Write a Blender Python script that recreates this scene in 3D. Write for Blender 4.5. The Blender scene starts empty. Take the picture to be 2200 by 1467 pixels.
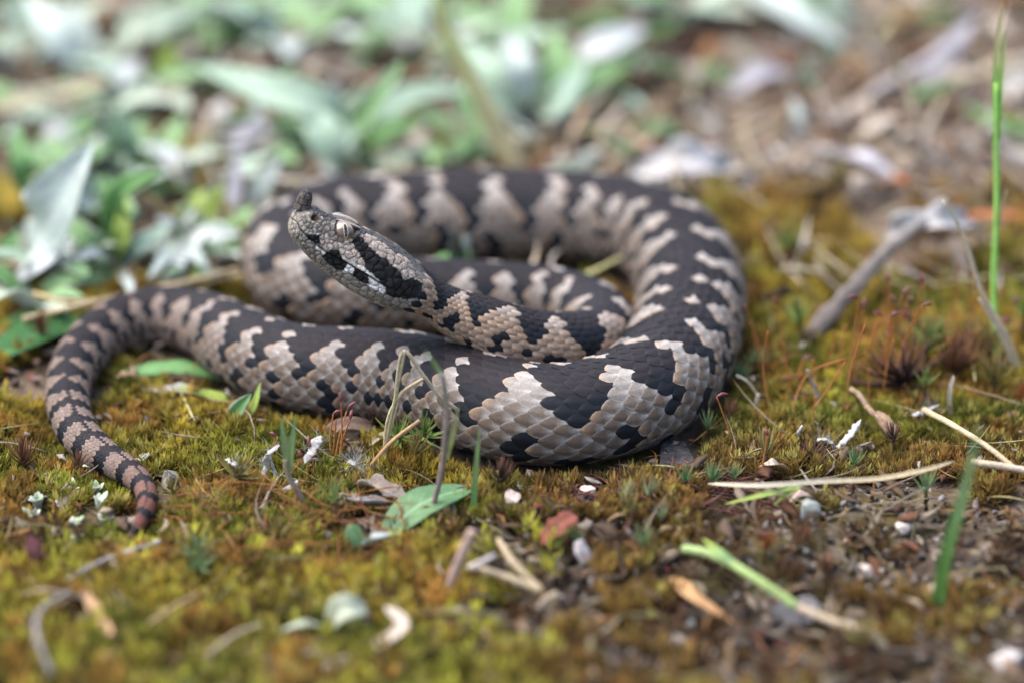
import bpy, math, random
import numpy as np
from mathutils import Vector, kdtree

# ------------------------------------------------------------------ camera, sky, sun, exposure
# all modelling numbers below are centimetres; CM turns them into metres
CM = 0.01
W_PX, H_PX = 2200.0, 1467.0
PITCH = math.radians(27.0)
DIST = 92.0                       # lens to plane of focus, cm
LENS, SENSOR = 150.0, 36.0
VIEW = np.array([0.0, math.cos(PITCH), -math.sin(PITCH)])
RIGHT = np.array([1.0, 0.0, 0.0])
UP = np.array([0.0, math.sin(PITCH), math.cos(PITCH)])
LOOK = np.array([0.0, 0.0, 2.0])
CAM = LOOK - VIEW * DIST
TAN = SENSOR / LENS

sc = bpy.context.scene
cd = bpy.data.cameras.new('camera')
cd.lens, cd.sensor_width = LENS, SENSOR
cd.clip_start, cd.clip_end = 0.02, 200.0
cd.dof.use_dof = True
cd.dof.focus_distance = (DIST - 1.5) * CM
cd.dof.aperture_fstop = 4.6
cam = bpy.data.objects.new('camera', cd)
sc.collection.objects.link(cam)
cam.location = Vector(CAM * CM)
cam.rotation_euler = (math.radians(90) - PITCH, 0, 0)
sc.camera = cam

SUN_EL, SUN_AZ = math.radians(62), math.radians(-75)      # azimuth from +Y (away from the lens) towards +X
world = bpy.data.worlds.new('World')
sc.world = world
world.use_nodes = True
wn = world.node_tree
bg = wn.nodes['Background']
sky = wn.nodes.new('ShaderNodeTexSky')
sky.sky_type = 'NISHITA'
sky.sun_disc = False
sky.sun_elevation = SUN_EL
sky.sun_rotation = SUN_AZ
sky.air_density, sky.dust_density, sky.ozone_density = 1.0, 3.5, 0.7
wn.links.new(sky.outputs['Color'], bg.inputs['Color'])
bg.inputs['Strength'].default_value = 0.12

sd = bpy.data.lights.new('sun', 'SUN')
sd.energy, sd.angle, sd.color = 1.3, math.radians(60), (1.0, 0.985, 0.96)
sun = bpy.data.objects.new('sun', sd)
sc.collection.objects.link(sun)
sdir = Vector((math.sin(SUN_AZ) * math.cos(SUN_EL), math.cos(SUN_AZ) * math.cos(SUN_EL), math.sin(SUN_EL)))
sun.rotation_euler = sdir.to_track_quat('Z', 'Y').to_euler()
sun.location = (0, 0, 3)

vs = sc.view_settings
vs.view_transform, vs.look, vs.gamma, vs.use_curve_mapping = 'Standard', 'None', 1.0, False
vs.exposure = 1.66
sc.cycles.max_bounces = 6
sc.cycles.transparent_max_bounces = 4

rng = np.random.default_rng(7)
random.seed(7)

# ------------------------------------------------------------------ pixels of the photograph to places
def ray(px, py):
    return VIEW + RIGHT * ((px - W_PX / 2) / W_PX * TAN) + UP * ((H_PX / 2 - py) / W_PX * TAN)

def P(px, py, z):
    """point of the pixel's ray at height z (cm)"""
    r = ray(px, py)
    return CAM + r * ((z - CAM[2]) / r[2])

def depth(p):
    return float(np.dot(np.asarray(p) - CAM, VIEW))

def F(px, py, d):
    """point of the pixel's ray at camera depth d (cm)"""
    return CAM + ray(px, py) * d

def project(p):
    q = np.asarray(p) - CAM
    d = q @ VIEW
    return np.stack([W_PX / 2 + (q @ RIGHT) / d / TAN * W_PX, H_PX / 2 - (q @ UP) / d / TAN * W_PX], -1)

# ------------------------------------------------------------------ noise in numpy
def _hash(ix, iy, iz, seed):
    h = (ix * 374761393 + iy * 668265263 + iz * 2147483647 + seed * 1274126177) & 0xffffffff
    h = ((h ^ (h >> 13)) * 1274126177) & 0xffffffff
    h = h ^ (h >> 16)
    return (h & 0xffff) / 65535.0

def vn(x, y, z=0.0, seed=0):
    x, y, z = np.broadcast_arrays(np.asarray(x, float), np.asarray(y, float), np.asarray(z, float))
    ix, iy, iz = np.floor(x).astype(np.int64), np.floor(y).astype(np.int64), np.floor(z).astype(np.int64)
    fx, fy, fz = x - ix, y - iy, z - iz
    fx, fy, fz = [f * f * (3 - 2 * f) for f in (fx, fy, fz)]
    out = 0
    for a in (0, 1):
        for b in (0, 1):
            for c in (0, 1):
                w = (fx if a else 1 - fx) * (fy if b else 1 - fy) * (fz if c else 1 - fz)
                out = out + w * _hash(ix + a, iy + b, iz + c, seed)
    return out

def smooth(a, b, x):
    t = np.clip((np.asarray(x, float) - a) / (b - a), 0, 1)
    return t * t * (3 - 2 * t)

def mixc(a, b, t):
    a, b = np.asarray(a, float), np.asarray(b, float)
    return a + (b - a) * np.asarray(t)[..., None]

def unit(v):
    v = np.asarray(v, float)
    return v / np.maximum(np.linalg.norm(v, axis=-1, keepdims=True), 1e-9)

def catmull(pts, n):
    """smooth curve through pts (k, d), n samples, even in chord length"""
    pts = np.asarray(pts, float)
    if len(pts) == 2:
        t = np.linspace(0, 1, n)[:, None]
        return pts[0] * (1 - t) + pts[1] * t
    ext = np.vstack([2 * pts[0] - pts[1], pts, 2 * pts[-1] - pts[-2]])
    dd = min(3, pts.shape[1])
    ch = np.concatenate([[0], np.cumsum(np.maximum(np.linalg.norm(np.diff(pts[:, :dd], axis=0), axis=1), 1e-6))])
    u = np.linspace(0, ch[-1], n)
    i = np.clip(np.searchsorted(ch, u, 'right') - 1, 0, len(pts) - 2)
    t = ((u - ch[i]) / (ch[i + 1] - ch[i]))[:, None]
    p0, p1, p2, p3 = ext[i], ext[i + 1], ext[i + 2], ext[i + 3]
    d01 = np.maximum(np.linalg.norm((p1 - p0)[:, :dd], axis=1), 1e-6)[:, None]
    d12 = np.maximum(np.linalg.norm((p2 - p1)[:, :dd], axis=1), 1e-6)[:, None]
    d23 = np.maximum(np.linalg.norm((p3 - p2)[:, :dd], axis=1), 1e-6)[:, None]
    m1 = d12 * ((p1 - p0) / d01 - (p2 - p0) / (d01 + d12) + (p2 - p1) / d12)
    m2 = d12 * ((p2 - p1) / d12 - (p3 - p1) / (d12 + d23) + (p3 - p2) / d23)
    t2, t3 = t * t, t * t * t
    return (2 * t3 - 3 * t2 + 1) * p1 + (t3 - 2 * t2 + t) * m1 + (-2 * t3 + 3 * t2) * p2 + (t3 - t2) * m2

# ------------------------------------------------------------------ mesh and object helpers
def mesh(name, verts, faces, col=None, mats=(), midx=None, smoothf=True):
    """verts (n,3) in cm; faces: one int array (m,k) or a list of such arrays"""
    me = bpy.data.meshes.new(name)
    verts = np.asarray(verts, np.float32) * CM
    fl = [np.asarray(f, np.int32) for f in (faces if isinstance(faces, list) else [faces])]
    fl = [f for f in fl if len(f)]
    loops = np.concatenate([f.ravel() for f in fl])
    sizes = np.concatenate([np.full(len(f), f.shape[1], np.int32) for f in fl])
    me.vertices.add(len(verts))
    me.vertices.foreach_set('co', verts.ravel())
    me.loops.add(len(loops))
    me.loops.foreach_set('vertex_index', loops)
    me.polygons.add(len(sizes))
    me.polygons.foreach_set('loop_start', np.concatenate([[0], np.cumsum(sizes)[:-1]]).astype(np.int32))
    if midx is not None:
        me.polygons.foreach_set('material_index', np.asarray(midx, np.int32))
    me.polygons.foreach_set('use_smooth', np.full(len(sizes), smoothf, bool))
    if col is not None:
        c = np.ones((len(verts), 4), np.float32)
        c[:, :3] = np.clip(col, 0, 1)
        a = me.color_attributes.new('Col', 'FLOAT_COLOR', 'POINT')
        a.data.foreach_set('color', c.ravel())
    for m in (mats if isinstance(mats, (list, tuple)) else [mats]):
        me.materials.append(m)
    me.update(calc_edges=True)
    me.validate()
    return me

def obj(name, me, parent=None, loc=None):
    o = bpy.data.objects.new(name, me)
    sc.collection.objects.link(o)
    if parent is not None:
        o.parent = parent
    if loc is not None:
        o.location = Vector(np.asarray(loc, float) * CM)
    return o

def tag(o, label, cat, group=None):
    o['label'], o['category'] = label, cat
    if group:
        o['group'] = group
    return o

def thing(name, loc, label, cat, group=None):
    return tag(obj(name, None, None, loc), label, cat, group)

def grid_faces(nr, nc, close=False):
    r = np.arange(nr - 1)[:, None]
    c = np.arange(nc if close else nc - 1)[None, :]
    c2 = (c + 1) % nc
    return np.stack([r * nc + c, r * nc + c2, (r + 1) * nc + c2, (r + 1) * nc + c], -1).reshape(-1, 4)

# ------------------------------------------------------------------ materials
def vmat(name, rough=0.6, spec=0.3, transl=0.0, grain=0.25, gscale=900.0, bump=0.0, bscale=1500.0, speck=0.0, coat=0.0, sss=0.0):
    """vertex colour x fine noise; leaves also let light through"""
    m = bpy.data.materials.new(name)
    m.use_nodes = True
    nt = m.node_tree
    n, l = nt.nodes, nt.links
    b = n['Principled BSDF']
    at = n.new('ShaderNodeAttribute'); at.attribute_name = 'Col'
    tc = n.new('ShaderNodeTexCoord')
    nz = n.new('ShaderNodeTexNoise')
    nz.inputs['Scale'].default_value = gscale
    nz.inputs['Detail'].default_value = 4
    l.new(tc.outputs['Object'], nz.inputs['Vector'])
    mr = n.new('ShaderNodeMapRange')
    mr.inputs['From Min'].default_value, mr.inputs['From Max'].default_value = 0.25, 0.75
    mr.inputs['To Min'].default_value, mr.inputs['To Max'].default_value = 1 - grain, 1 + grain
    l.new(nz.outputs['Fac'], mr.inputs['Value'])
    mx = n.new('ShaderNodeVectorMath'); mx.operation = 'SCALE'
    l.new(at.outputs['Color'], mx.inputs[0])
    l.new(mr.outputs['Result'], mx.inputs['Scale'])
    colour = mx.outputs['Vector']
    if speck:
        n2 = n.new('ShaderNodeTexNoise')
        n2.inputs['Scale'].default_value = gscale * 3.2
        n2.inputs['Detail'].default_value = 2
        l.new(tc.outputs['Object'], n2.inputs['Vector'])
        m2 = n.new('ShaderNodeMapRange')
        m2.inputs['From Min'].default_value, m2.inputs['From Max'].default_value = 0.33, 0.47
        m2.inputs['To Min'].default_value, m2.inputs['To Max'].default_value = 1 - speck, 1
        l.new(n2.outputs['Fac'], m2.inputs['Value'])
        s2 = n.new('ShaderNodeVectorMath'); s2.operation = 'SCALE'
        l.new(colour, s2.inputs[0]); l.new(m2.outputs['Result'], s2.inputs['Scale'])
        colour = s2.outputs['Vector']
    l.new(colour, b.inputs['Base Color'])
    b.inputs['Roughness'].default_value = rough
    b.inputs['Specular IOR Level'].default_value = spec
    if coat:
        b.inputs['Coat Weight'].default_value = coat
        b.inputs['Coat Roughness'].default_value = 0.03
    if sss:
        b.inputs['Subsurface Weight'].default_value = sss
        b.inputs['Subsurface Radius'].default_value = (0.004, 0.002, 0.001)
        b.inputs['Subsurface Scale'].default_value = 0.3
    if bump:
        nb = n.new('ShaderNodeTexNoise')
        nb.inputs['Scale'].default_value = bscale
        nb.inputs['Detail'].default_value = 5
        l.new(tc.outputs['Object'], nb.inputs['Vector'])
        bp = n.new('ShaderNodeBump')
        bp.inputs['Strength'].default_value = bump
        bp.inputs['Distance'].default_value = 0.0004
        l.new(nb.outputs['Fac'], bp.inputs['Height'])
        l.new(bp.outputs['Normal'], b.inputs['Normal'])
    if transl:
        tr = n.new('ShaderNodeBsdfTranslucent')
        l.new(colour, tr.inputs['Color'])
        ms = n.new('ShaderNodeMixShader')
        ms.inputs['Fac'].default_value = transl
        l.new(b.outputs['BSDF'], ms.inputs[1]); l.new(tr.outputs['BSDF'], ms.inputs[2])
        l.new(ms.outputs['Shader'], n['Material Output'].inputs['Surface'])
    return m

M_SCALE = vmat('snake_scales', 0.6, 0.15, grain=0.22, gscale=2200, bump=0.35, bscale=4200, speck=0.16)
M_SKIN = vmat('snake_skin', 0.6, 0.25, grain=0.25, gscale=2500, bump=0.3, bscale=4000, speck=0.2)
M_HEAD = vmat('snake_head', 0.55, 0.2, grain=0.5, gscale=2600, bump=0.6, bscale=6000, speck=0.6)
M_EYE = vmat('snake_eye', 0.25, 0.5, grain=0.12, gscale=5000, coat=1.0)
M_MOSS = vmat('moss', 0.7, 0.2, transl=0.35, grain=0.2, gscale=700)
M_LEAF = vmat('leaf_green', 0.55, 0.3, transl=0.28, grain=0.14, gscale=500, bump=0.25, bscale=1200)
M_WOOL = vmat('leaf_woolly', 0.95, 0.1, transl=0.22, grain=0.12, gscale=2500, bump=0.6, bscale=3500)
M_DRY = vmat('dry_plant', 0.75, 0.2, transl=0.12, grain=0.25, gscale=1300, bump=0.4, bscale=1600)
M_WOOD = vmat('wood', 0.85, 0.15, grain=0.4, gscale=1100, bump=0.8, bscale=1500)
M_STONE = vmat('stone', 0.75, 0.3, grain=0.25, gscale=900, bump=0.6, bscale=1300)
M_SLATE = vmat('slate', 0.9, 0.06, grain=0.55, gscale=700, bump=1.0, bscale=900)
M_SOIL = vmat('soil', 0.95, 0.1, grain=0.5, gscale=600, bump=1.0, bscale=900)
M_CAPS = vmat('capsule', 0.35, 0.45, grain=0.2, gscale=1500)

# ------------------------------------------------------------------ the viper: centreline from tail tip to snout
# (px, py of the body's middle in the photograph, height of the middle, half width, half height)
BODY = [
    (279, 1155, .30, .05, .05), (291, 1140, .33, .11, .11), (309, 1111, .38, .17, .17), (319, 1075, .40, .21, .21),
    (306, 1036, .42, .25, .25), (267, 1005, .44, .31, .30), (221, 979, .46, .37, .35), (177, 940, .48, .43, .40),
    (152, 896, .50, .46, .43), (145, 850, .52, .48, .46), (152, 805, .55, .51, .50), (176, 762, .58, .55, .54),
    (214, 720, .60, .59, .57), (272, 688, .63, .63, .61), (346, 676, .66, .68, .65), (428, 692, .70, .74, .70),
    (525, 745, .84, .92, .84), (610, 784, .90, .99, .90), (700, 799, .94, 1.05, .95), (770, 803, .96, 1.09, .96), (840, 809, .98, 1.12, .98), (905, 821, 1.0, 1.15, 1.0),
    (972, 841, 1.02, 1.18, 1.02), (1065, 876, 1.03, 1.21, 1.03), (1165, 892, 1.04, 1.23, 1.04), (1280, 880, 1.04, 1.25, 1.04),
    (1385, 838, 1.05, 1.26, 1.05), (1452, 760, 1.05, 1.26, 1.05), (1482, 670, 1.05, 1.24, 1.05), (1478, 590, 1.05, 1.23, 1.05),
    (1440, 525, 1.05, 1.22, 1.05), (1370, 487, 1.05, 1.21, 1.05), (1280, 472, 1.05, 1.20, 1.05), (1180, 465, 1.05, 1.20, 1.05),
    (1060, 464, 1.05, 1.19, 1.05), (940, 467, 1.05, 1.18, 1.05), (820, 472, 1.04, 1.17, 1.04), (715, 480, 1.02, 1.15, 1.02),
    (648, 502, 1.00, 1.13, 1.00), (620, 545, .99, 1.12, .99), (648, 597, .97, 1.08, .97), (725, 626, .95, 1.04, .95),
    (820, 637, .92, .99, .92), (930, 641, .88, .93, .88), (1040, 644, .86, .89, .86), (1140, 648, .84, .86, .84),
    (1225, 662, .84, .84, .84), (1282, 690, .92, .83, .82), (1294, 724, 1.10, .80, .80), (1255, 745, 1.32, .78, .78),
    (1180, 746, 1.62, .74, .75), (1105, 728, 1.95, .68, .69), (1035, 698, 2.32, .62, .62),
]

# the head's own frame: nose up and a little towards the lens, cheek turned up
a35, beta, tau = math.radians(35), math.radians(24), math.radians(10)
h_fwd = -RIGHT * math.cos(a35) * math.cos(beta) + UP * math.sin(a35) * math.cos(beta) - VIEW * math.sin(beta)
h_up = RIGHT * math.sin(a35) * math.cos(tau) + UP * math.cos(a35) * math.cos(tau) - VIEW * math.sin(tau)
h_up = unit(h_up - h_fwd * np.dot(h_up, h_fwd))
h_side = np.cross(h_fwd, h_up)                 # the animal's right-hand side
h_back = -h_fwd
SNOUT = F(624, 470, DIST - 1.75)
# station along the head, half width, top, bottom (cm, from the snout line)
HEAD = np.array([
    (0.00, .05, .16, .04), (0.03, .20, .26, -.08), (0.08, .31, .36, -.18), (0.18, .40, .44, -.29), (0.40, .48, .49, -.37), (0.70, .54, .53, -.44),
    (1.05, .61, .62, -.50), (1.45, .70, .72, -.53), (1.95, .83, .79, -.53), (2.45, .92, .82, -.48), (2.80, .90, .80, -.39),
    (3.10, .85, .77, -.30), (3.40, .69, .74, -.16), (3.70, .60, .73, -.10)])
neck_c = SNOUT + h_back * 3.70 + h_up * 0.5 * (.73 - .10)
neck_d = SNOUT + h_back * 4.2 + h_up * 0.30

ctrl = np.array([list(P(px, py, z)) + [w, h] for px, py, z, w, h in BODY] +
                [list(neck_d) + [.59, .52], list(neck_c) + [.60, .415]])
dense = catmull(ctrl, 6000)
arc = np.concatenate([[0], np.cumsum(np.linalg.norm(np.diff(dense[:, :3], axis=0), axis=1))])
S_NECK = arc[-1]
NB = int(S_NECK / 0.075)
s_b = np.linspace(0, S_NECK, NB)
cl = np.stack([np.interp(s_b, arc, dense[:, k]) for k in range(5)], 1)
for _ in range(36):
    cl[1:-1] = cl[1:-1] * .5 + .25 * (cl[:-2] + cl[2:])
NHD = 270
t_h = 3.70 * (1 - np.linspace(0, 1, NHD + 1)[1:]) ** 1.12
hw, ht, hb = [np.interp(t_h, HEAD[:, 0], HEAD[:, k]) for k in (1, 2, 3)]
for _ in range(10):
    for arr in (hw, ht, hb):
        arr[1:-1] = arr[1:-1] * .5 + .25 * (arr[:-2] + arr[2:])
c_h = SNOUT + h_back * t_h[:, None] + h_up * ((ht + hb) / 2)[:, None]
cen = np.vstack([cl[:, :3], c_h])
half_w = np.concatenate([cl[:, 3], hw])
half_h = np.concatenate([cl[:, 4], (ht - hb) / 2])
S = np.concatenate([s_b, S_NECK + (3.70 - t_h)])
headness = np.concatenate([np.zeros(NB), smooth(3.6, 2.9, t_h)])
tang = unit(np.gradient(cen, S, axis=0))
tang[NB:] = h_fwd
mixh = smooth(S_NECK - 4.5, S_NECK - .2, S)[:, None]
upv = np.array([0, 0, 1.0]) * (1 - mixh) + h_up * mixh
for _ in range(20):
    tang[NB - 12:NB + 1] = unit(tang[NB - 12:NB + 1] * .5 + .25 * (tang[NB - 13:NB] + tang[NB - 11:NB + 2]))
upv = unit(upv - tang * np.sum(upv * tang, 1, keepdims=True))
side = np.cross(tang, upv)                      # right-hand side of the animal
S_END = S[-1]

# head cross-section (fraction of half turn -> sideways, upwards)
PROF = np.array([(0, 0, 1), (.14, .36, .985), (.27, .68, .88), (.37, .87, .60), (.47, .985, .16), (.57, 1.0, -.2), (.68, .92, -.52), (.80, .68, -.84), (.9, .36, -.97), (1, 0, -1)])
_q = np.linspace(0, 1, 400)
_pl, _pv = np.interp(_q, PROF[:, 0], PROF[:, 1]), np.interp(_q, PROF[:, 0], PROF[:, 2])
for _ in range(120):
    _pl[1:-1] = .5 * _pl[1:-1] + .25 * (_pl[:-2] + _pl[2:])
    _pv[1:-1] = .5 * _pv[1:-1] + .25 * (_pv[:-2] + _pv[2:])

def skin_point(s, th):
    """surface point and outward normal of the smooth body; s arc length, th angle from the spine (right +)"""
    s, th = np.broadcast_arrays(np.asarray(s, float), np.asarray(th, float))
    g = lambda a: np.stack([np.interp(s, S, a[:, k]) for k in range(3)], -1)
    C, U, R = g(cen), unit(g(upv)), unit(g(side))
    w, h, hd = np.interp(s, S, half_w), np.interp(s, S, half_h), np.interp(s, S, headness)
    lb, vb = np.sin(th), np.cos(th)
    vb = np.where(vb < 0, -np.abs(vb) ** .8 * .94, vb)
    q = np.abs(th) / math.pi
    lh, vh = np.sign(th) * np.interp(q, _q, _pl), np.interp(q, _q, _pv)
    lat, ver = lb * (1 - hd) + lh * hd, vb * (1 - hd) + vh * hd
    p = C + R * (lat * w)[..., None] + U * (ver * h)[..., None]
    n = unit(R * (lat / np.maximum(w, .02))[..., None] + U * (ver / np.maximum(h, .02))[..., None])
    return p, n

# ------------------------------------------------------------------ colour pattern of the back
dorsal = cen + upv * half_h[:, None]
dpx = project(dorsal)
R_PEAKS = [(349, 632), (423, 629), (474, 645), (518, 678), (570, 714), (635, 730), (734, 722), (826, 716), (892, 725), (941, 752), (1006, 785), (1137, 815),
           (1305, 785), (1410, 727), (1475, 640), (1515, 551), (1490, 485), (1439, 434), (1370, 398), (1275, 380), (1174, 369), (1043, 373), (923, 380), (800, 388),
           (1006, 594), (1090, 602), (1174, 609), (1224, 631), (1264, 649)]
L_PEAKS = [(966, 724), (1035, 767), (1141, 785), (1224, 782), (1308, 753), (1385, 709), (1432, 642), (1446, 565), (1428, 514), (1370, 478), (1341, 442), (1272, 416), (1192, 405),
           (1057, 402), (934, 409), (833, 415), (733, 420), (585, 465), (622, 535), (680, 592), (937, 573), (1072, 569), (1192, 580), (1272, 609), (1286, 684), (1177, 687), (1086, 673)]

def phase_fn(peaks, off):
    ss = []
    for p in peaks:
        lim = S < S_NECK - 1.5
        d = np.linalg.norm(dpx - np.array(p), axis=1) + np.where(lim, 0, 1e6)
        ss.append(S[int(np.argmin(d))])
    ss = sorted(ss)
    keep = [ss[0]]
    for v in ss[1:]:
        if v - keep[-1] > .45:
            keep.append(v)
    per = lambda s: float(np.interp(s, [0, 4, 12, 18, S_END - 6, S_END], [.55, .7, .8, 1.15, 1.15, 1.0]))
    ks, kp = [keep[0]], [0.0]
    for v in keep[1:]:
        ks.append(v); kp.append(kp[-1] + max(1, round((v - ks[-2]) / (per(v) * 1.1))))
    s0 = ks[0]
    while s0 > 0:
        s0 -= per(s0); ks.insert(0, s0); kp.insert(0, kp[0] - 1)
    s1 = ks[-1]
    while s1 < S_END:
        s1 += per(s1); ks.append(s1); kp.append(kp[-1] + 1)
    return np.array(ks), np.array(kp)
PH_R, PH_L = phase_fn(R_PEAKS, 0), phase_fn(L_PEAKS, .5)

def pattern(s, th, jit=0.0):
    """1 where the skin is dark; also distance (in periods) from the nearest pale peak"""
    s, th = np.asarray(s, float), np.asarray(th, float)
    ph = np.where(th > 0, np.interp(s, *PH_R), np.interp(s, *PH_L))
    k = np.round(ph)
    d = np.abs(ph - k)
    rk = _hash(k.astype(np.int64) + 400, (th > 0).astype(np.int64), np.int64(3), 5)
    rk2 = _hash(k.astype(np.int64) + 400, (th > 0).astype(np.int64), np.int64(9), 8)
    tail = smooth(9, 3, s)
    a0 = math.radians(0) + rk * math.radians(9)
    a1 = math.radians(93) + (rk2 - .5) * math.radians(20)
    lim = a0 + (a1 - a0) * np.clip(2 * d, 0, 1) ** (1.08 + .30 * rk)
    at = np.abs(th) + jit
    dark = at < lim
    dark |= (np.abs(at - math.radians(100)) < math.radians(20) + .2 * (rk - .5)) & (d < .085 + .06 * rk2)
    dark |= (np.abs(at - math.radians(124)) < math.radians(9)) & (d > .38)
    dark = np.where(tail > .5, (d > .29) & (at < math.radians(125)) | (at < math.radians(6)), dark)
    return dark, d

C_BLACK, C_SPINE = np.array([.009, .0105, .014]), np.array([.019, .0155, .018])
C_PALE, C_TAN, C_EDGE, C_BROWN = np.array([.365, .33, .298]), np.array([.28, .235, .20]), np.array([.285, .265, .245]), np.array([.122, .089, .067])
C_RED = np.array([.15, .058, .043])

def pale_colours(s, th):
    """middle and rim colour of pale scales"""
    at = np.abs(th)
    up = smooth(math.radians(64), math.radians(22), at)[..., None]
    mid = C_BROWN * (1 - up) + C_PALE * .92 * up
    rim = C_EDGE * (1 - up) + C_PALE * 1.08 * up
    low = smooth(math.radians(95), math.radians(135), at)[..., None]
    mid = mid * (1 - low) + np.array([.085, .066, .053]) * low
    rim = rim * (1 - low) + np.array([.20, .185, .175]) * low
    nk = smooth(S_NECK - 7, S_NECK - 3, s)[..., None] * (1 - .6 * up)
    mid = mid * (1 - nk) + np.array([.27, .18, .122]) * nk
    rim = rim * (1 - nk) + np.array([.36, .265, .195]) * nk
    tl = smooth(17, 9, s)[..., None]
    mid = mid * (1 - tl) + np.array([.19, .140, .115]) * tl
    rim = rim * (1 - tl) + np.array([.225, .172, .145]) * tl
    rd = smooth(3.4, .8, s)[..., None]
    mid = mid * (1 - rd) + C_RED * rd
    rim = rim * (1 - rd) + C_RED * 1.15 * rd
    return mid * .87, rim * .87

# ------------------------------------------------------------------ viper body: one continuous skin from tail tip to snout
NA = 200
th_ring = np.linspace(-math.pi, math.pi, NA, endpoint=False)
SS, TT = np.meshgrid(S, th_ring, indexing='ij')
bp, bn = skin_point(SS, TT)
dk, _ = pattern(SS, TT)
skin_mid, skin_rim = pale_colours(SS, TT)
bcol = np.where(dk[..., None], C_BLACK, skin_rim * .78)

# head relief and marks, worked out on the animal's own cheek and mirrored to the other one
hz = slice(NB - 6, len(S))
hp, hn, hth = bp[hz].reshape(-1, 3).copy(), bn[hz].reshape(-1, 3), TT[hz].reshape(-1)
rel = hp - SNOUT
hs = rel @ h_side
mir = hp - np.outer(np.maximum(hs, 0) * 2, h_side)           # everything folded onto the left cheek
left_face = np.abs(hth) > 0
cpx = (project(mir) - np.array([580.0, 370.0])) * 4.192       # marks measured on a close view of the cheek
ht_ = rel @ h_back
hv_ = rel @ h_up

def in_poly(pts, poly):
    x, y = pts[:, 0], pts[:, 1]
    ins = np.zeros(len(x), bool)
    n = len(poly)
    for i in range(n):
        (x1, y1), (x2, y2) = poly[i], poly[(i + 1) % n]
        c = ((y1 > y) != (y2 > y)) & (x < (x2 - x1) * (y - y1) / (y2 - y1 + 1e-9) + x1)
        ins ^= c
    return ins

def line_dist(pts, line):
    best = np.full(len(pts), 1e9)
    for (x1, y1), (x2, y2) in zip(line[:-1], line[1:]):
        a, b = np.array([x1, y1]), np.array([x2, y2])
        t = np.clip(((pts - a) @ (b - a)) / ((b - a) @ (b - a)), 0, 1)
        best = np.minimum(best, np.linalg.norm(pts - (a + t[:, None] * (b - a)), axis=1))
    return best

# small irregular head shields: seeds spread on the skin, grooves between them
cand = rng.permutation(len(hp))
seeds, cell = [], {}
for i in cand:
    if hn[i] @ h_side > .55 and hth[i] < 0:
        pass
    t = ht_[i]
    r = .085 if t < .9 else (.115 if t < 1.5 else .155)
    if np.linalg.norm(cpx[i] - np.array([690, 510])) < 135:
        r = .10
    key = tuple((hp[i] / .16).astype(int))
    ok = True
    for dx in (-1, 0, 1):
        for dy in (-1, 0, 1):
            for dz in (-1, 0, 1):
                for q in cell.get((key[0] + dx, key[1] + dy, key[2] + dz), ()):
                    if (hp[q][0] - hp[i][0]) ** 2 + (hp[q][1] - hp[i][1]) ** 2 + (hp[q][2] - hp[i][2]) ** 2 < r * r:
                        ok = False
                        break
                if not ok: break
            if not ok: break
        if not ok: break
    if ok:
        cell.setdefault(key, []).append(i); seeds.append(i)
    if len(seeds) > 1500:
        break
kd = kdtree.KDTree(len(seeds))
for j, i in enumerate(seeds):
    kd.insert(hp[i], j)
kd.balance()
hpw = hp + .030 * (np.stack([vn(hp[:, 0] * 14, hp[:, 1] * 14, hp[:, 2] * 14, k) for k in (61, 62, 63)], -1) - .5) * 2
f1, f2, cid = np.empty(len(hp)), np.empty(len(hp)), np.empty(len(hp), int)
for i in range(len(hp)):
    (_, j, d1), (_, _, d2) = kd.find_n(hpw[i], 2)
    f1[i], f2[i], cid[i] = d1, d2, j
seam = smooth(0.0, .045, f2 - f1)
dome = np.clip(1 - (f1 / .09) ** 2, 0, 1)
seed_px = cpx[np.array(seeds)][cid]                          # marks follow whole shields
seed_t, seed_v = ht_[np.array(seeds)][cid], hv_[np.array(seeds)][cid]
onhead = smooth(3.05, 2.75, ht_)
lift = (seam - 1) * .020 + dome * .009
mouth = [(165, 432), (215, 440), (245, 462), (265, 510), (300, 556), (400, 645), (520, 738), (690, 822), (880, 932), (1060, 1050)]
md = line_dist(cpx, mouth)
lat_ok = np.abs(hth) > .35 * math.pi
lift = np.where((md < 26) & lat_ok, lift * smooth(4, 26, md) - .045 * smooth(16, 3, md), lift)
lower_lip = in_poly(cpx, mouth + [(1100, 1250), (100, 1250), (100, 420)]) & lat_ok
lift = lift - .018 * lower_lip
ed = np.linalg.norm((cpx - np.array([690, 510])) / np.array([1.0, 1.0]), axis=1)
on_cheek = (np.abs(hth) > .12 * math.pi) & (np.abs(hth) < .75 * math.pi) & (ht_ > .4) & (ht_ < 1.8)
lift = np.where(on_cheek, lift - .10 * smooth(104, 84, ed) + .03 * np.exp(-((ed - 118) / 13) ** 2), lift)
nd = np.linalg.norm((cpx - np.array([405, 415])) / np.array([1.25, 1.0]), axis=1)
on_snout = (ht_ < 1.0) & (np.abs(hth) > .1 * math.pi)
lift = np.where(on_snout, lift - .06 * smooth(34, 12, nd) + .022 * np.exp(-((nd - 48) / 14) ** 2), lift)
brow = line_dist(cpx, [(600, 405), (700, 385), (790, 430), (815, 500)])
hp2 = hp + hn * (lift * onhead)[:, None]

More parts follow.
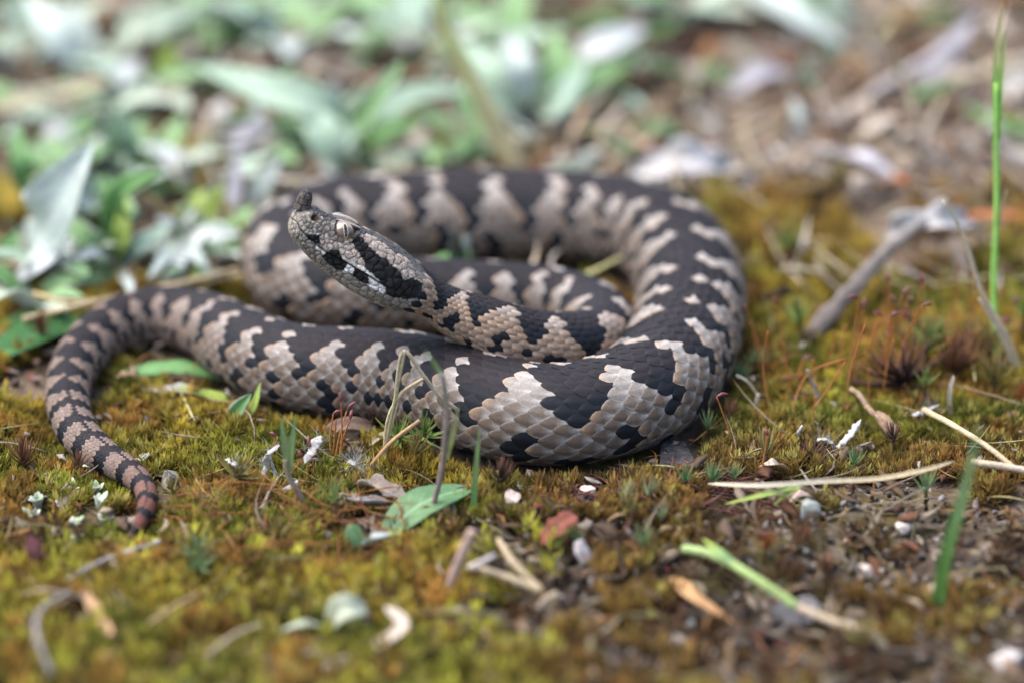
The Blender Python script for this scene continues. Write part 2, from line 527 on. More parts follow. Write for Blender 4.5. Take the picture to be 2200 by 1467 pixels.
grey, greyd, fawn, white = np.array([.30, .262, .225]), np.array([.08, .075, .075]), np.array([.45, .365, .305]), np.array([.76, .72, .67])
rc = _hash(cid, cid * 0 + 3, cid * 0, 4)
hc = grey * .86 * (.6 + .7 * rc)[:, None]
top = smooth(.50, .80, np.abs(hth) * -1 / math.pi + 1.0)[:, None]             # crown darker, cheek paler
crown = smooth(.30, .14, np.abs(hth) / math.pi)[:, None]
hc = hc * (1 - crown) + greyd * (.8 + .6 * rc)[:, None] * crown
cheek = in_poly(seed_px, [(430, 640), (520, 560), (600, 620), (740, 640), (830, 730), (900, 880), (1050, 1040), (870, 930), (690, 815), (520, 735)])
hc = np.where(cheek[:, None], fawn * (.85 + .35 * rc)[:, None], hc)
upper = in_poly(seed_px, [(800, 590), (900, 560), (1100, 690), (1250, 800), (1330, 950), (1290, 980), (1210, 990), (1130, 880), (990, 780), (880, 690)])
hc = np.where(upper[:, None], fawn * .86 * (.85 + .3 * rc)[:, None], hc)
chin = lower_lip[:, None]
hc = np.where(chin, np.array([.27, .24, .205]) * (.65 + .7 * rc)[:, None], hc)
for poly in ([(425, 650), (530, 735), (505, 765), (410, 690)], [(690, 825), (770, 880), (740, 920), (660, 890)],
             [(870, 860), (950, 920), (1075, 1035), (1020, 1100), (880, 1030), (875, 950)], [(640, 760), (720, 800), (690, 820), (640, 790)], [(340, 545), (440, 550), (430, 575), (340, 570)],
             [(690, 790), (775, 825), (915, 905), (880, 928), (740, 852)]):
    hc = np.where((in_poly(cpx, poly))[:, None], white * (.85 + .25 * rc)[:, None], hc)
ink = np.zeros(len(hp), bool)
for poly in ([(312, 565), (440, 565), (455, 645), (400, 650), (345, 615)], [(465, 765), (540, 705), (620, 700), (655, 780), (705, 830), (665, 890), (590, 885), (515, 825)],
             [(760, 865), (885, 930), (895, 1015), (815, 995), (745, 945)]):
    ink |= in_poly(cpx, poly)
ink |= in_poly(cpx * .65 + seed_px * .35, [(735, 585), (815, 570), (900, 680), (1015, 768), (1150, 868), (1220, 985), (1290, 955), (1370, 1000), (1360, 1140), (1230, 1150), (1060, 1110), (1035, 1040), (945, 945), (870, 860), (795, 715), (735, 640)])
jaw_ok = np.abs(hth) < .9 * math.pi
hc = np.where((ink & jaw_ok)[:, None], np.array([.006, .0055, .006]) + .010 * (rc * dome)[:, None], hc)
hc = hc * (.55 + .45 * seam)[:, None] * (.8 + .4 * vn(hp[:, 0] * 45, hp[:, 1] * 45, hp[:, 2] * 45, 71))[:, None]
ring = np.exp(-((ed - 108) / 9) ** 2) * on_cheek
hc = hc * (1 - .7 * ring)[:, None]
hc = np.where(((md < 7) & lat_ok & (cpx[:, 0] < 1060))[:, None], hc * .15, hc)
hc = np.where((on_snout & (nd < 30))[:, None], np.array([.05, .025, .015]), hc)
throat = smooth(.78, .92, np.abs(hth) / math.pi)[:, None]
hc = hc * (1 - throat) + np.array([.30, .26, .22]) * throat
base_c = bcol[hz].reshape(-1, 3)
wmix = smooth(3.35, 2.95, ht_)[:, None]
bcol[hz] = (base_c * (1 - wmix) + hc * wmix).reshape(-1, NA, 3)
bp[hz] = hp2.reshape(-1, NA, 3)

nr = len(S)
V = np.vstack([bp.reshape(-1, 3), bp[0].mean(0)[None], bp[-1].mean(0)[None]])
Cc = np.vstack([bcol.reshape(-1, 3), C_RED[None], grey[None]])
fq = grid_faces(nr, NA, True)
k0 = np.arange(NA); k1 = (k0 + 1) % NA
cap0 = np.stack([k1, k0, np.full(NA, nr * NA)], 1)
cap1 = np.stack([(nr - 1) * NA + k0, (nr - 1) * NA + k1, np.full(NA, nr * NA + 1)], 1)
b_mid = np.repeat(headness[:-1] > .5, NA).astype(int)
viper = thing('horned_viper', np.append(cen[np.argmin(np.abs(S - 30))][:2], 0.0), 'coiled grey brown viper with dark zigzag back, raised horned head and thin reddish tail', 'snake')
V0 = np.append(cen[np.argmin(np.abs(S - 30))][:2], 0.0)
me = mesh('body', V - V0, [fq[:, ::-1], cap0[:, ::-1], cap1[:, ::-1]], Cc, [M_SKIN, M_HEAD], np.concatenate([b_mid, np.zeros(NA, int), np.ones(NA, int)]))
body = obj('body', me, viper)

# ------------------------------------------------------------------ overlapping keeled scales
rows = np.arange(-12, 13)
row_ang = math.radians(11.0)
r_s = (half_w + half_h) / 2
sp_s = np.clip(.345 * r_s / 1.1, .075, .5)
s_hi = S_NECK + .90
lat_m = np.concatenate([[0], np.cumsum(np.diff(S) / (.5 * (sp_s[1:] + sp_s[:-1])))])
m_hi = np.interp(s_hi, S, lat_m)
sc_s, sc_t = [], []
for j in rows:
    ms = np.arange(2, int(m_hi)) + (.5 if j % 2 else 0.0)
    ss_ = np.interp(ms, lat_m, S)
    sc_s.append(ss_); sc_t.append(np.full(len(ss_), j * row_ang))
sc_s, sc_t = np.concatenate(sc_s), np.concatenate(sc_t)
nS = len(sc_s)
sc_t = sc_t + rng.normal(0, .018, nS)
sp = np.interp(sc_s, S, sp_s)
sc_s = sc_s + rng.normal(0, .03, nS) * sp
na_, nb_ = 8, 7
aa = np.array([-.55, -.35, -.1, .15, .42, .68, .88, 1.0])
bb = np.linspace(-1, 1, nb_)
A, B = np.meshgrid(aa, bb, indexing='ij')
wid = np.where(A < .1, .58 + .42 * np.clip((A + .55) / .65, 0, 1) ** .8, np.clip(1 - (np.clip(A - .1, 0, 1) / .9) ** 1.95, 0, 1) ** .72)
wid = np.maximum(wid, .02)
nk = smooth(S_NECK - 5, S_NECK - 1.5, sc_s)                       # rounder, separated beads on the neck
dors = smooth(math.radians(60), math.radians(20), np.abs(sc_t))      # narrower on the back
hwid = row_ang * (1.06 - .12 * nk - .10 * dors)
gs = sc_s[:, None, None] - A[None] * (sp * (1.0 + .05 * nk))[:, None, None]
gt = sc_t[:, None, None] + (B * wid)[None] * hwid[:, None, None]
gp, gn = skin_point(gs, gt)
L = sp / .36
prof = -.020 + .062 * (A + .55) / 1.55 - .019 * B ** 2 * (1 - .3 * A) + .018 * np.exp(-(B / .15) ** 2) * np.clip(1 - A, 0, 1)
prof = prof - .020 * np.clip((A - .8) / .2, 0, 1) ** 2
beads = .030 * (1 - B ** 2) * np.clip(1 - ((A - .25) / .8) ** 2, 0, 1)
lift = (prof[None] + beads[None] * nk[:, None, None]) * L[:, None, None] * (1 + rng.normal(0, .12, nS))[:, None, None]
gp = gp + gn * lift[..., None]
sdark, sd = pattern(sc_s - .25 * sp, sc_t, rng.normal(0, .035, nS))
mid, rim = pale_colours(sc_s, sc_t)
tone = (1 + rng.normal(0, .09, nS))[:, None]
dk_mid = C_BLACK * (1 - dors[:, None]) + C_SPINE * dors[:, None]
flank_dark = (np.abs(sc_t) > math.radians(40))[:, None]
c_mid = np.where(sdark[:, None], np.where(flank_dark, C_BLACK, dk_mid), mid) * tone
c_rim = np.where(sdark[:, None], np.where(flank_dark, C_BLACK * 1.2, dk_mid * .75 + .006), rim) * tone
edge = 1 - smooth(-.05, .38, A) * (1 - smooth(.62, .98, np.abs(B)))
fr_edge = smooth(.55, .95, np.maximum(np.abs(B) * 1.02, (A + .12) / 1.06))
keel = (np.exp(-(B / .12) ** 2) * np.clip(1 - A, 0, 1) * .35)[None, ..., None]
gc = c_mid[:, None, None, :] * (1 - edge[None, ..., None]) + c_rim[:, None, None, :] * edge[None, ..., None]
gc = gc * (1 + keel * (1.3 - .4 * sdark[:, None, None, None]))
# a warm fringe where a pale scale meets the dark band
below, _ = pattern(gs.reshape(-1), gt.reshape(-1))
fr = (below.reshape(gs.shape) & ~sdark[:, None, None]) * fr_edge[None] * .32
gc = gc * (1 - fr[..., None]) + np.array([.50, .31, .17]) * fr[..., None]
gf = grid_faces(na_, nb_)
gf = (np.arange(nS)[:, None, None] * (na_ * nb_) + gf[None]).reshape(-1, 4)
me = mesh('scales', gp.reshape(-1, 3) - V0, gf, gc.reshape(-1, 3), [M_SCALE])
scales = obj('scales', me, body)
scales['kind'] = 'stuff'

# ------------------------------------------------------------------ eyes, brows, horn
def cheek_point(cx, cy, sgn):
    """skin point of the cheek under a mark; sgn -1 left cheek, +1 right cheek"""
    ok = (hth < -.08 * math.pi) & (hth > -.72 * math.pi)
    i = np.where(ok)[0]
    j = i[np.argmin(np.linalg.norm(cpx[i] - np.array([cx, cy]), axis=1))]
    p, n = hp[j].copy(), hn[j].copy()
    if sgn > 0:
        p = p - 2 * ((p - SNOUT) @ h_side) * h_side
        n = n - 2 * (n @ h_side) * h_side
    return p, n

def ball(nu, nv):
    u = np.linspace(0, math.pi, nu)[:, None]
    v = np.linspace(0, 2 * math.pi, nv, endpoint=False)[None]
    return np.stack([np.sin(u) * np.cos(v), np.sin(u) * np.sin(v), np.cos(u) * np.ones_like(v)], -1)

for sg in (-1, 1):
    p, n = cheek_point(690, 512, sg)
    rr = .252
    toward = unit(h_side * -.86 + h_fwd * .22 + h_up * .25)         # the eye gazes sideways, slit upright
    vert = np.array([0, .30, 1.0])
    if sg > 0:
        toward = toward - 2 * (toward @ h_side) * h_side
        vert = vert - 2 * (vert @ h_side) * h_side
    look = unit(unit(n) * .35 + toward)
    vert = unit(vert - look * (vert @ look))
    hor = np.cross(vert, look)
    g = ball(60, 96).reshape(-1, 3)
    centre = p - unit(n) * rr * .60
    pts = centre + rr * (g[:, :1] * hor + g[:, 1:2] * vert + g[:, 2:] * look)
    x, y, z = g[:, 0], g[:, 1], g[:, 2]
    rad = np.hypot(x, y)
    ang = np.arctan2(y, x)
    streak = vn(ang * 9 + 30, rad * 5, 0, 3)
    gold, bronze, dusk = np.array([.38, .27, .165]), np.array([.20, .115, .065]), np.array([.05, .022, .015])
    lowmix = smooth(.25, -.25, y)
    col = mixc(gold, bronze, lowmix * .9) * (.75 + .5 * streak)[:, None]
    patch = smooth(.62, .30, np.hypot((np.abs(x) - .34) / 1.0, (y + .10) / .8)) * (.5 + .5 * streak)
    col = mixc(col, dusk, patch * .9)
    col = mixc(col, np.array([.20, .15, .12]), smooth(.70, .80, rad))
    lim = .15 * np.sqrt(np.clip(1 - (y / .60) ** 2, 0, 1))
    front = z > 0
    col = np.where((front & (np.abs(x) < lim + .045) & (np.abs(y) < .66))[:, None], np.array([.66, .55, .42]), col)
    col = np.where((front & (np.abs(x) < lim))[:, None], np.array([.004, .005, .007]), col)
    eye = obj('eye', mesh('eye', pts - V0, grid_faces(60, 96, True), col, [M_EYE]), viper)
    # soft ring of small shields round the eye
    # brow shield roofing the eye
    pts_b = [cheek_point(cx, cy, sg) for cx, cy in ((592, 428), (640, 410), (700, 400), (760, 411), (802, 450), (822, 505))]
    path = catmull(np.array([q[0] + unit(q[1]) * .015 for q in pts_b]), 22)
    nrm = unit(catmull(np.array([q[1] for q in pts_b]), 22))
    tg = unit(np.gradient(path, axis=0))
    bi = unit(np.cross(tg, nrm))
    prof_t = np.sin(np.linspace(.05, 1, 22) * math.pi * .97) ** .6
    ang = np.linspace(0, 2 * math.pi, 14, endpoint=False)
    out = unit(h_side * sg + h_up * .35)
    bv = path[:, None] + out[None, None] * (np.cos(ang)[None, :, None] * .13 * prof_t[:, None, None]) + h_up[None, None] * (np.sin(ang)[None, :, None] * .045 * prof_t[:, None, None] + .012)
    bc = np.where((np.cos(ang) > .1)[None, :, None], np.array([.44, .36, .29]), np.array([.20, .175, .16])) * np.ones((22, 1, 1))
    obj('brow_shield', mesh('brow_shield', bv.reshape(-1, 3) - V0, [grid_faces(22, 14, True), np.arange(14)[None, ::-1], (21 * 14 + np.arange(14))[None]], bc.reshape(-1, 3), [M_HEAD]), viper)

hb0 = SNOUT + h_back * .07 + h_up * .30
tip = hb0 + h_up * .44 - h_back * .22
hpath = catmull(np.array([hb0, hb0 + (tip - hb0) * .45 + h_back * .015, tip + h_back * .05]), 40)
hr = np.interp(np.linspace(0, 1, 40), [0, .12, .35, .55, .75, .9, .97, 1], [.19, .18, .165, .16, .132, .09, .05, .004])
ang = np.linspace(0, 2 * math.pi, 40, endpoint=False)
hd_ = unit(np.gradient(hpath, axis=0))
e1 = unit(np.cross(hd_, h_side)); e2 = np.cross(hd_, e1)
cellx = np.abs(((ang / (2 * math.pi) * 5)[None] + (np.floor(np.linspace(0, 3.6, 40)) % 2 * .5)[:, None]) % 1 - .5) * 2
celly = np.abs((np.linspace(0, 3.6, 40) % 1) - .5)[:, None] * 2
groove = smooth(1.0, .80, np.maximum(cellx, celly * np.ones_like(cellx)))
rr = hr[:, None] * (.92 + .10 * groove)
hvx = hpath[:, None] + rr[..., None] * (np.cos(ang)[None, :, None] * e1[:, None] + np.sin(ang)[None, :, None] * e2[:, None] * .85)
hcol = mixc(np.array([.02, .017, .017]), np.array([.095, .08, .07]), groove) * (.7 + .6 * vn(hvx[..., 0] * 20, hvx[..., 1] * 20, hvx[..., 2] * 20))[..., None]
obj('horn', mesh('horn', hvx.reshape(-1, 3) - V0, [grid_faces(40, 40, True), (39 * 40 + np.arange(40))[None]], hcol.reshape(-1, 3), [M_HEAD]), viper)

# ------------------------------------------------------------------ the ground
sn_i = np.arange(0, NB, 3)
sn_xy, sn_w = cen[sn_i, :2], half_w[sn_i]
low = (cen[sn_i, 2] - half_h[sn_i]) < .5
sn_xy, sn_w = sn_xy[low], sn_w[low]

def gap_to_snake(x, y):
    """distance outside the snake's outline on the ground (negative beneath it)"""
    x, y = np.asarray(x, float).ravel(), np.asarray(y, float).ravel()
    out = np.full(len(x), 50.0)
    near = (np.abs(x) < 14) & (y > -12) & (y < 14)
    idx = np.where(near)[0]
    for k in range(0, len(idx), 4000):
        i = idx[k:k + 4000]
        d = np.sqrt((x[i, None] - sn_xy[None, :, 0]) ** 2 + (y[i, None] - sn_xy[None, :, 1]) ** 2) - sn_w[None]
        out[i] = d.min(1)
    return out

def ground_raw(x, y):
    g = .55 * (vn(x / 4.5, y / 4.5, 0, 11) - .5) + .34 * (vn(x / 1.5, y / 1.5, 0, 12) - .5) + .16 * (vn(x / .55, y / .55, 0, 13) - .5)
    far = np.hypot(x, y - 5)
    g = g + .5 * (vn(x / 14, y / 14, 0, 15) - .5) * smooth(14, 30, far) + smooth(100, 1500, far) * 8 * (vn(x / 400, y / 400, 0, 16) - .5)
    return g + .08

def ground_z(x, y):
    x, y = np.asarray(x, float), np.asarray(y, float)
    g = ground_raw(x, y)
    gap = gap_to_snake(x, y).reshape(x.shape)
    f = smooth(-.25, 1.6, gap)
    return g * f + (1 - f) * (-.02)

def G(px, py, lift=0.0):
    """ground point under a pixel"""
    z = 0.1
    for _ in range(4):
        p = P(px, py, z)
        z = float(ground_z(np.array([p[0]]), np.array([p[1]]))[0])
    p = P(px, py, z + lift)
    return p

def axis(lo, hi, step, far):
    a = np.arange(lo, hi + 1e-6, step)
    g, d = [], step
    while True:
        d *= 1.35
        nxt = (g[-1] if g else hi) + d
        g.append(nxt)
        if nxt > far:
            break
    l, d = [], step
    while True:
        d *= 1.35
        nxt = (l[-1] if l else lo) - d
        l.append(nxt)
        if nxt < -far:
            break
    return np.array(l[::-1] + list(a) + g)

gx, gy = axis(-20, 20, .14, 3000), axis(-17, 33, .14, 3000)
GX, GY = np.meshgrid(gx, gy, indexing='ij')
GZ = ground_z(GX, GY)
GZ = GZ + .05 * (vn(GX / .2, GY / .2, 0, 21) - .5) * (np.hypot(GX, GY) < 45)
gpx = project(np.stack([GX, GY, GZ], -1))
n1, n2, n3 = vn(GX / 2.2, GY / 2.2, 0, 31), vn(GX / .6, GY / .6, 0, 32), vn(GX / .22, GY / .22, 0, 33)
gcol = mixc(np.array([.060, .046, .036]), np.array([.155, .112, .078]), np.clip(n2 * .7 + n3 * .5 - .1, 0, 1))
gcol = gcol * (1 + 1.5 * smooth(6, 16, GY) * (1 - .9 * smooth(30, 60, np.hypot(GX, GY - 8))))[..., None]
gcol = mixc(gcol, np.array([.13, .105, .03]), smooth(.5, .75, n1) * .7)
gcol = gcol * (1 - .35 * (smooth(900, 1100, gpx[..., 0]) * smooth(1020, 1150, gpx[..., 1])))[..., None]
gcol = mixc(gcol, np.array([.24, .19, .15]), smooth(.62, .85, vn(GX / .35, GY / .35, 0, 35)) * .6)
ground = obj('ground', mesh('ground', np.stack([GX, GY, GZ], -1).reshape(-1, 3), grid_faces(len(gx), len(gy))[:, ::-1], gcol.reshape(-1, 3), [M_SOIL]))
ground['kind'] = 'structure'

# ------------------------------------------------------------------ moss carpet: tens of thousands of small shoots
def zone(px, py, x, y):
    """how thick the moss grows, by place"""
    d = np.full(px.shape, .55)
    d = np.where((px < 980) & (py > 880), .78, d)
    d = np.where((px > 1500) & (py > 430) & (py < 1040), .86, d)
    d = np.where((px > 1750) & (py > 430) & (py < 620), .6, d)
    d = np.where((px > 960) & (px < 1700) & (py > 950) & (py < 1130), .85, d)
    d = np.where((px > 1000) & (py > 1130), .38, d)
    d = np.where((px > 1500) & (py > 1040), .32, d)
    d = np.where(py < 430, .22, d)
    d = np.where((px < 620) & (py < 620), .22, d)
    return d

def scatter(n, x0, x1, y0, y1):
    return rng.uniform(x0, x1, n), rng.uniform(y0, y1, n)

BARE = [(1460, 985, 52), (1435, 1000, 40), (1257, 1085, 34), (1735, 1140, 40), (1945, 1155, 34), (1857, 1245, 28), (1700, 1370, 80), (1105, 1095, 28), (2165, 1440, 60), (368, 1062, 44), (1252, 1235, 36), (930, 1095, 55), (870, 1120, 45),
        (180, 1130, 34), (90, 1115, 34), (215, 1085, 30), (820, 1075, 34), (760, 930, 40), (390, 815, 45), (310, 815, 35), (150, 1175, 30), (1650, 1085, 40), (1760, 1200, 45), (2000, 1250, 50), (1600, 1330, 50), (1500, 1300, 40), (1100, 1240, 50), (1180, 1300, 40)]
def moss(name, n, box, K, hgt, leaf, thin, tint=None, hole=None):
    x, y = scatter(n, *box)
    z = ground_z(x, y)
    q = project(np.stack([x, y, z], -1))
    dens = zone(q[:, 0], q[:, 1], x, y) if tint is None else np.full(n, 1.1)
    clump = vn(x / 1.1, y / 1.1, 0, 41) * .6 + vn(x / .45, y / .45, 0, 42) * .4
    gap = gap_to_snake(x, y)
    keep = (clump < dens * .85 + .02) & (gap > -.08)
    if hole is not None:
        keep &= ~((x > hole[0]) & (x < hole[1]) & (y > hole[2]) & (y < hole[3]))
    for ex, ey, er in BARE:
        keep &= np.hypot(q[:, 0] - ex, q[:, 1] - ey) > er
    x, y, z, gap, clump = x[keep], y[keep], z[keep], gap[keep], clump[keep]
    q = q[keep]
    n = len(x)
    H = hgt * rng.uniform(.6, 1.35, n) * (.75 + .6 * vn(x / .9, y / .9, 0, 43)) * (.35 + .65 * smooth(-.1, .5, gap))
    lean = rng.normal(0, .30, (n, 2)) + .35 * np.stack([vn(x / .7, y / .7, 0, 44) - .5, vn(x / .7, y / .7, 0, 45) - .5], -1) * 2
    ax = unit(np.concatenate([lean, np.ones((n, 1))], 1))
    e1 = unit(np.cross(ax, np.array([.3, 1, .2]))); e2 = np.cross(ax, e1)
    k = np.arange(K)
    az = k * 2.39996 + rng.uniform(0, 6.28, n)[:, None]
    fr = (k + .5) / K
    el = np.radians(12 + 62 * fr ** 1.3) + rng.normal(0, .16, (n, K))
    ll = leaf * (1.15 - .45 * fr) * rng.uniform(.75, 1.25, (n, 1)) * rng.uniform(.8, 1.2, (n, K))
    out = np.cos(az)[..., None] * e1[:, None] + np.sin(az)[..., None] * e2[:, None]
    d1 = np.cos(el)[..., None] * out + np.sin(el)[..., None] * ax[:, None]
    base = np.stack([x, y, z - .06], -1)[:, None] + ax[:, None] * (H[:, None] * (.15 + .85 * fr))[..., None]
    mid = base + d1 * (ll * .5)[..., None]
    el2 = el + np.radians(22)
    d2 = np.cos(el2)[..., None] * out + np.sin(el2)[..., None] * ax[:, None]
    tip = mid + d2 * (ll * .55)[..., None]
    sd = unit(np.cross(d1, ax[:, None]))
    wv = (ll * thin)[..., None]
    V = np.stack([base, mid + sd * wv, tip, mid - sd * wv], 2)
    # colours of the shoot: olive, gold, rust or deep green by place, older leaves browner
    pal = np.array([(.27, .21, .035), (.20, .20, .032), (.27, .145, .04), (.10, .13, .026), (.38, .33, .095)])
    t1, t2 = vn(x / 2.4, y / 2.4, 0, 51), vn(x / .8, y / .8, 0, 52)
    c = mixc(pal[0], pal[1], smooth(.35, .7, t1))
    c = mixc(c, pal[2], smooth(.45, .78, t2) * .85)
    c = mixc(c, pal[3], smooth(.62, .85, vn(x / 1.3, y / 1.3, 0, 53)) * .7)
    brown = np.clip(smooth(950, 1250, q[:, 0]) * smooth(930, 1000, q[:, 1]), 0, 1)
    c = mixc(c, np.array([.175, .098, .034]), brown * .75)
    c = c * rng.uniform(.45, 1.7, (n, 1)) * (.6 + .8 * vn(x / .5, y / .5, 0, 57))[:, None]
    c = np.where((rng.random(n) < .12)[:, None], pal[4], c)
    if tint is not None:
        c = np.asarray(tint) * rng.uniform(.6, 1.3, (n, 1))
    else:
        warm = smooth(1480, 1600, q[:, 0]) * smooth(620, 520, q[:, 1]) * smooth(360, 420, q[:, 1])
        c = mixc(c, np.array([.36, .20, .05]), warm * .6)
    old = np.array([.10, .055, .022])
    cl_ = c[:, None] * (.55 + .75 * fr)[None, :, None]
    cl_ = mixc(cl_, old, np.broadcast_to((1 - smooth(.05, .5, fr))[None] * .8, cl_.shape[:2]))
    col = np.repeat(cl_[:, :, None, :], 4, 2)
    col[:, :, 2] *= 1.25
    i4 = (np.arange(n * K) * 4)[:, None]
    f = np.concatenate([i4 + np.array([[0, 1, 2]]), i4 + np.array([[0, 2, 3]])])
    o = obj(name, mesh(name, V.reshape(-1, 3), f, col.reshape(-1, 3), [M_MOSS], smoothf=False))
    o['kind'] = 'stuff'
    return o

moss('moss_carpet', 30000, (-16, 16, -6.8, 6.5), 17, .34, .27, .105)
moss('moss_carpet', 10500, (-16, 16, -14, -6.6), 14, .40, .36, .12)
moss('moss_carpet', 12000, (-19, 19, 6.5, 31), 9, .5, .42, .14)

moss('moss_carpet', 26000, (-48, 48, -36, 75), 7, .55, .62, .15, None, (-15.5, 15.5, -13.5, 30.5))
moss('moss_carpet', 260, (-13, 1, -12.5, -5.5), 12, .50, .40, .13, (.42, .40, .06))
moss('moss_carpet', 500, (-13, 13, -13, -5), 12, .46, .38, .12, (.10, .055, .026))
for cpx_, cpy_, cr in ((400, 345, 1.1), (50, 440, 1.0)):
    p_ = P(cpx_, cpy_, .2)
    moss('moss_clump', 110, (p_[0] - cr * .6, p_[0] + cr * .6, p_[1] - cr, p_[1] + cr), 12, .55, .40, .14, (.50, .40, .10))

# ------------------------------------------------------------------ shapes used by plants and litter
def leaf_geo(path, hw, upref, fold=.2, thick=.02, nb=7, curl=0.0, wave=0.0, seed=0):
    path = np.asarray(path, float)
    n = len(path)
    t = unit(np.gradient(path, axis=0))
    upref = np.broadcast_to(np.asarray(upref, float), path.shape)
    sd = unit(np.cross(t, upref))
    nm = unit(np.cross(sd, t))
    b = np.linspace(-1, 1, nb)
    hw = np.asarray(hw)[:, None]
    phi = b[None] * curl
    lat = np.where(abs(curl) > 1e-3, np.sin(phi) / max(abs(curl), 1e-3) * np.sign(curl if curl else 1), b[None]) * hw
    ver = (1 - np.cos(phi)) / max(abs(curl), 1e-3) * np.sign(curl) * hw if abs(curl) > 1e-3 else 0 * b[None] * hw
    ver = ver + fold * np.abs(b)[None] * hw
    if wave:
        ver = ver + wave * hw * (vn(np.arange(n)[:, None] * .45 + seed * 7.1, b[None] * 1.4 + 20, 0, seed) - .5) * 2 * np.abs(b)[None]
    top = path[:, None] + sd[:, None] * lat[..., None] + nm[:, None] * ver[..., None]
    tk = thick * np.minimum(1, hw / (hw.max() * .35 + 1e-6))
    bot = top - nm[:, None] * tk[..., None]
    V = np.concatenate([top.reshape(-1, 3), bot.reshape(-1, 3)])
    f1 = grid_faces(n, nb)
    f2 = (f1 + n * nb)[:, ::-1]
    ring = list(range(nb)) + [r * nb + nb - 1 for r in range(1, n)] + [(n - 1) * nb + c for c in range(nb - 2, -1, -1)] + [r * nb for r in range(n - 2, 0, -1)]
    ring = np.array(ring); nx = np.roll(ring, -1)
    f3 = np.stack([ring, ring + n * nb, nx + n * nb, nx], 1)
    return V, np.concatenate([f1, f2, f3]), np.concatenate([np.zeros(len(f1), int), np.ones(len(f2) + len(f3), int)]), b, n

SHAPES = {
    'lance': lambda u: np.sin(np.clip(u, 0, 1) ** .75 * math.pi) ** .8 * .96 + .04,
    'ovate': lambda u: np.clip(np.sin(np.clip(u, 0, 1) ** .85 * math.pi), 0, 1) ** .55 * .97 + .03,
    'blade': lambda u: np.clip(1 - u ** 2.2, 0, 1) ** .8 * .95 + .05,
    'strip': lambda u: np.clip(1 - np.abs(2 * u - 1) ** 5, 0, 1) ** .5 * .85 + .15,
    'ragged': lambda u: (np.clip(1 - np.abs(2 * u - 1) ** 3, 0, 1) ** .5 * .85 + .1) * (.75 + .5 * vn(u * 9 + 3, 0.5, 0, 77)),
    'taper': lambda u: 1 - .85 * u,
}

def px_w(px, p):
    """a width in pixels of the photograph, at the depth of p, in cm"""
    return px / W_PX * TAN * depth(p)

def lay(pts):
    """pixel points with heights over the ground -> smooth path"""
    return np.array([G(a, b, c) for a, b, c in pts])

def leaf_mesh(name, path, width, ctop, cbot, shape='lance', upref=(0, 0, 1), fold=.2, thick=.02, mats=None, curl=0.0, wave=.15, rib=.25, rim=0.0, seed=0, org=(0, 0, 0), nseg=16, tipc=None, spots=(), nb=9):
    path = catmull(path, nseg)
    u = np.linspace(0, 1, nseg)
    hw = SHAPES[shape](u) * width / 2
    V, f, mi, b, n = leaf_geo(path, hw, upref, fold, thick, nb, curl, wave, seed)
    ct, cb = np.asarray(ctop, float), np.asarray(cbot, float)
    uu, bb = np.meshgrid(u, b, indexing='ij')
    nz = vn(uu * 7 + seed * 3.3, bb * 3 + 10, 0, seed + 5)
    col = ct * (.82 + .36 * nz)[..., None]
    if tipc is not None:
        col = mixc(col, np.asarray(tipc, float), smooth(.35, .75, uu + .3 * (nz - .5)))
    vein = np.exp(-(bb / .09) ** 2) * rib + .4 * rib * (np.abs((uu * 6 - np.abs(bb) * 1.6) % 1 - .5) < .06) * (np.abs(bb) < .85)
    col = mixc(col, np.minimum(col * 1.5 + .10, .8), np.clip(vein, 0, 1))
    if rim:
        col = mixc(col, np.array([.6, .62, .6]), smooth(.72, 1, np.abs(bb)) * rim)
    for su, sb, sr, scol in spots:
        col = np.where((np.hypot((uu - su) * 2.2, bb - sb) < sr)[..., None], np.asarray(scol), col)
    cbm = cb * (.85 + .3 * nz)[..., None]
    if tipc is not None:
        cbm = mixc(cbm, np.asarray(tipc, float), smooth(.35, .75, uu))
    C = np.concatenate([col.reshape(-1, 3), cbm.reshape(-1, 3)])
    return mesh(name, V - np.asarray(org), f, C, mats or [M_LEAF, M_WOOL], mi)

def tube_mesh(name, path, r0, r1, c0, c1=None, sides=8, nseg=24, knot=0.0, seed=0, mat=None, org=(0, 0, 0), flat=1.0, prof=None):
    path = catmull(path, nseg)
    t = unit(np.gradient(path, axis=0))
    ref = np.array([.2, .3, 1.0]) if abs(t[:, 2]).mean() < .8 else np.array([1.0, .2, .1])
    e1 = unit(np.cross(t, ref)); e2 = np.cross(t, e1)
    u = np.linspace(0, 1, nseg)
    r = r0 + (r1 - r0) * u if prof is None else np.interp(u, prof[0], prof[1])
    a = np.linspace(0, 2 * math.pi, sides, endpoint=False)
    rr = r[:, None] * (1 + knot * (vn(u[:, None] * 14 + seed, np.cos(a)[None] * 1.5 + 5, np.sin(a)[None] * 1.5 + 5, seed) - .5) * 2)
    V = path[:, None] + rr[..., None] * (np.cos(a)[None, :, None] * e1[:, None] + flat * np.sin(a)[None, :, None] * e2[:, None])
    c0 = np.asarray(c0, float); c1 = c0 if c1 is None else np.asarray(c1, float)
    nz = vn(u[:, None] * 25 + seed * 2.1, np.cos(a)[None] * 2 + 4, np.sin(a)[None] * 2 + 4, seed + 1)
    col = mixc(c0, c1, u[:, None] * np.ones((1, sides))) * (.75 + .5 * nz)[..., None]
    f = [grid_faces(nseg, sides, True)[:, ::-1], np.arange(sides)[None], (nseg - 1) * sides + np.arange(sides)[None, ::-1]]
    return mesh(name, V.reshape(-1, 3) - np.asarray(org), f, col.reshape(-1, 3), [mat or M_DRY])

